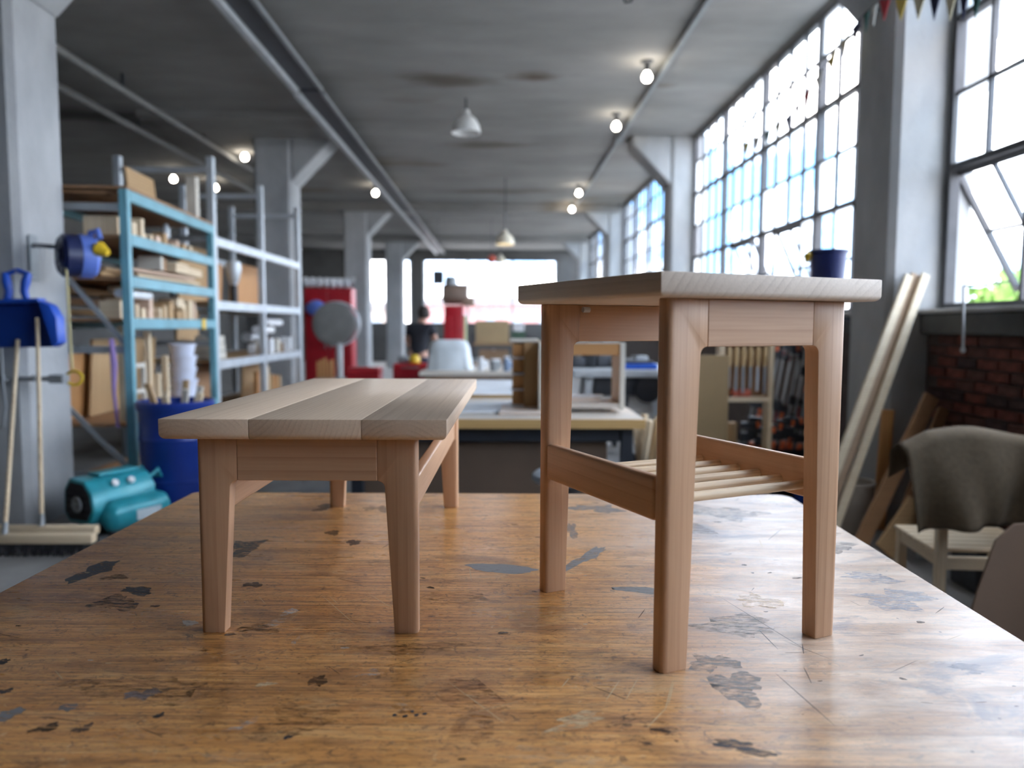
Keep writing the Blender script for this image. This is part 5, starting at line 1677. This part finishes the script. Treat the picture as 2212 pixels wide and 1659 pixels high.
dk = MB().lathe([(0, 0), (.14, 0), (.16, .40), (.15, .40), (.13, .02), (0, .02)], 18).build('dark_bucket', M_BLACK, None, True, (at(1530, 940, 6.6).x, 6.6, 0))
tag(dk, 'dark bucket on the floor under the tan sheet', 'bucket')
for k in range(3):
    board('scrap_wood', (.06, .05, .62), tanply('z'), (at(1548, 930, 6.35).x - .0 + .07 * k, 6.36, .335), (R(4), R(4 - 4 * k), .2 * k), ('left', 'middle', 'right')[k] + ' pale scrap standing below the tool rack', 'wood scrap')

# leaning boards by the nearest wall column
def leaning(name, base, top, w, th, m_, label, side=(0, 1, 0)):
    """plank from base to top; w across the view, th deep"""
    base, top = Vector(base), Vector(top)
    o = MB()
    o.beam((0, 0, 0), top - base, w, th, side, .003)
    ob = o.build(name, m_, None, False, base)
    return tag(ob, label, 'board')
pine2 = wood('pine_long', (.56, .42, .26), (.82, .72, .54), 'x', .02, .6)
bs = [at(1786, 1190, 4.92), at(1806, 1200, 4.98), at(1826, 1195, 4.94)]
leaning('pine_board', Vector((2.055, 4.90, .03)), at(1962, 592, 5.27), .055, .03, pine2, 'left narrow pine board of the tall leaning group')
leaning('pine_board', Vector((2.125, 4.95, .03)), at(1978, 590, 5.30), .075, .025, wood('dull_pine', (.30, .21, .14), (.46, .34, .24), 'x', .02, .6), 'dull middle board of the tall leaning group')
leaning('pine_board', Vector((2.195, 4.90, .03)), at(1998, 590, 5.26), .055, .03, pine2, 'right bright pine board of the tall leaning group')
leaning('brown_board', Vector((2.30, 4.72, .04)), Vector(at(2012, 852, 4.98)), .10, .03, brownwood('x'), 'wide brown board leaning under the brick wall')
leaning('brown_board', Vector((2.56, 4.80, .03)), Vector(at(2038, 880, 5.05)), .07, .03, brownwood('x'), 'short brown board leaning right of the wide one')
leaning('orange_board', Vector((2.67, 5.20, .03)), Vector(at(1918, 882, 5.22)), .085, .03, orangewood('z'), 'upright orange board behind the leaning boards')
leaning('tan_offcut', Vector((2.42, 4.62, .04)), Vector(at(1985, 1085, 4.72)), .16, .025, tanply('x'), 'broad tan offcut leaning low under the brown boards')
leaning('grey_tube', Vector((2.57, 4.50, .04)), Vector(at(2008, 1050, 4.62)), .035, .035, M_GREYSTEEL, 'thin grey bar leaning behind the canvas chair')
leaning('dark_plank', Vector((2.66, 4.55, .04)), Vector(at(2045, 1080, 4.75)), .10, .025, brownwood('z'), 'dark plank leaning behind the canvas chair')
bk = MB().lathe([(0, 0), (.125, 0), (.145, .36), (.155, .36), (.155, .385), (.14, .385), (.12, .02), (0, .02)], 24).build('beige_bucket', plain('beige_plastic', (.42, .38, .33), .6), None, True, (2.42, 5.05, 0))
bk.location = (2.45, 5.165, 0.0)
tag(bk, 'beige bucket on the floor behind the leaning pine boards', 'bucket')

# chair with canvas
ch = thing('chair', 'pale wooden chair with slatted seat under the canvas', 'chair', (2.05, 3.42, 0), R(-6))
for x in (0, .46):
    MB().box(x - .022, x + .022, -.022, .022, 0, .94, .004).build('back_post', pine('z'), ch)
    MB().box(x - .022, x + .022, .40, .444, 0, .40, .004).build('front_leg', pine('z'), ch)
    MB().box(x - .015, x + .015, .022, .40, .34, .40, .003).build('side_rail', pine('y'), ch)
for z in (.36, .90):
    MB().box(.022, .438, -.015, .015, z - .03, z + .03, .003).build('back_rail', pine('x'), ch)
for k in range(6):
    MB().box(-.03, .49, .03 + k * .072, .09 + k * .072, .402, .42, .004).build('seat_slat', pine('x'), ch)
# canvas cloth over the chair back
cvm = bmesh.new()
NX, NY = 46, 26
x0c, x1c = at(1992, 0, 3.36).x, 2.90
vv = []
for i in range(NX + 1):
    s = i / NX
    x = x0c + (x1c - x0c) * s
    top = .955 + .03 * math.exp(-((s - .30) / .16) ** 2) - .05 * max(0, .12 - s) / .12 - .045 * max(0, s - .45) / .55 + .006 * math.sin(9 * s)
    colv = []
    for j in range(NY + 1):
        q = j / NY
        wv = .040 * math.sin(13 * s + 2.2 * q - .6) * (.4 + q) + .022 * math.sin(27 * s + 2 - 2 * q) * q + .014 * math.sin(5 * q + 7 * s)
        if q < .28:          # back flap hanging behind the rail
            k = q / .28
            p = (x, 3.47 + .02 * (1 - k) + wv * .4 * (1 - k), top - .16 * (1 - k))
        else:
            k = (q - .28) / .72
            drop = .41 + .012 * math.sin(6 * s) - .02 * max(0, .15 - s) / .15
            p = (x + (.085 * max(0, 1 - s / .4) - .01) * k, 3.36 - .02 - .045 * math.sin(k * 1.57) + wv * (.35 + k), top - drop * k)
        if abs(q - .28) < .02:
            p = (x, 3.415, top + .008)
        colv.append(cvm.verts.new(p))
    vv.append(colv)
for i in range(NX):
    for j in range(NY):
        cvm.faces.new((vv[i][j], vv[i + 1][j], vv[i + 1][j + 1], vv[i][j + 1]))
me = bpy.data.meshes.new('canvas_cloth')
cvm.to_mesh(me)
cvm.free()
for p in me.polygons:
    p.use_smooth = True
me.materials.append(plain('olive_canvas', (.12, .088, .053), .9, 0, .12, 40, .2))
cvo = link('canvas_cloth', me)
sd_ = cvo.modifiers.new('thick', 'SOLIDIFY')
sd_.thickness = .004
tag(cvo, 'olive brown canvas cloth draped over the wooden chair back', 'cloth')
# cardboard leaning in the near right corner
cbp = [(-.12, 0), (.62, 0), (.62, .62), (.18, .60), (.10, .54), (.02, .36)]
cbo = MB().prism(cbp, -.006, .006, 'y', .002, 1).build('cardboard_sheet', plain('brown_cardboard', (.235, .155, .105), .85, 0, .08, 3), None, False, (at(2118, 1330, 2.9).x, 2.9, .10))
cbo.location.z = 0.002
cbo.rotation_euler = (R(-8), 0, 0)
cbo.scale = (1, 1, 1.1)
tag(cbo, 'brown cardboard sheet leaning at the right edge before the chair', 'cardboard')
bx_ = MB().box(-.16, .16, -.12, .12, 0, .3, .01).build('metal_case', M_DARKSTEEL, None, False, (2.75, 4.1, .0))
tag(bx_, 'dark metal case on the floor behind the canvas chair', 'case')
# window rod
rod = thing('window_rod', 'thin steel rod hanging from the nearest window', 'rod', at(2081, 660, 4.62))
a_, b_ = at(2081, 615, 4.62), at(2080, 752, 4.62)
MB().tube(a_ - rod.location, b_ - rod.location, .008, seg=10).build('rod', M_LIGHTSTEEL, rod, True)
MB().lathe([(0, -.02), (.012, -.018), (.016, 0), (.012, .01), (0, .012)], 12, Matrix.Translation(b_ - rod.location)).build('knob', M_LIGHTSTEEL, rod, True)
MB().beam(a_ - rod.location, Vector((XW + .07, a_.y, a_.z + .03)) - rod.location, .012, .012).build('arm', M_DARKSTEEL, rod)
# blue tub on a shelf before the second window
by_ = 6.45
bxp = at(1788, 560, by_)
sh = thing('wall_shelf', 'small wooden shelf under the second window holding the blue tub', 'shelf', (XW, by_, 0))
MB().box(-.52, -.10, -.25, .25, 1.66, 1.685, .003).build('board', tanply('y'), sh)
for s in (-1, 1):
    MB().beam((-.45, s * .18, 1.655), (-.07, s * .18, 1.46), .03, .03).build('bracket', M_DARKSTEEL, sh)
tb = thing('blue_tub', 'navy blue plastic tub standing before the second window', 'tub', (bxp.x, by_, 1.686))
MB().lathe([(0, 0), (.125, 0), (.155, .38), (.168, .385), (.168, .41), (.15, .41), (.12, .02), (0, .02)], 28).build('tub', plain('navy_tub', (.015, .028, .14), .4), tb, True)
MB().path([(-.16, 0, .39), (-.19, -.03, .36), (-.20, -.05, .30)], [.02, .035, .012], 10).build('yellow_tag', M_YELLOW, tb, True)

# bunting
bun = thing('bunting', 'string of coloured pennants along the windows', 'bunting', (2.66, 0, 0))
pts = [at(p_, q_, Y) for p_, q_, Y in ((2120, -20, 4.18), (2060, -12, 4.45), (1985, -8, 4.80), (1900, -4, 5.30), (1862, 30, 5.55), (1806, 100, 5.98), (1745, 190, 6.53), (1700, 250, 7.00), (1650, 285, 7.60), (1600, 312, 8.3))]
for p in pts:
    p.x -= 2.66
def lerp_path(s):
    n = len(pts) - 1
    f = min(max(s, 0), .9999) * n
    i = int(f)
    return pts[i].lerp(pts[i + 1], f - i)
MB().path([lerp_path(k / 60) for k in range(61)], .004, 6).build('string', M_DARKSTEEL, bun)
fc = {'n': (.02, .025, .07), 'c': (.62, .58, .42), 'r': (.42, .03, .04), 'g': (.04, .12, .11), 'y': (.62, .47, .10), 'w': (.66, .66, .62)}
order = 'gncncyrwgncywrnncgwy'
for k, c in enumerate(order):
    a = lerp_path((k + .12) / len(order))
    b = lerp_path((k + .80) / len(order))
    mid = (a + b) / 2
    fm = bmesh.new()
    tip = Vector((mid.x, mid.y, mid.z - .135))
    off = Vector((.0025, 0, 0))
    f1 = [fm.verts.new(v - off) for v in (a, b, tip)]
    f2 = [fm.verts.new(v + off) for v in (a, b, tip)]
    fm.faces.new(f1)
    fm.faces.new(list(reversed(f2)))
    for q in range(3):
        fm.faces.new((f1[q], f1[(q + 1) % 3], f2[(q + 1) % 3], f2[q]))
    me = bpy.data.meshes.new('pennant')
    fm.to_mesh(me)
    fm.free()
    me.materials.append(plain('pennant_' + c, fc[c], .85))
    o = link('pennant', me, bun)
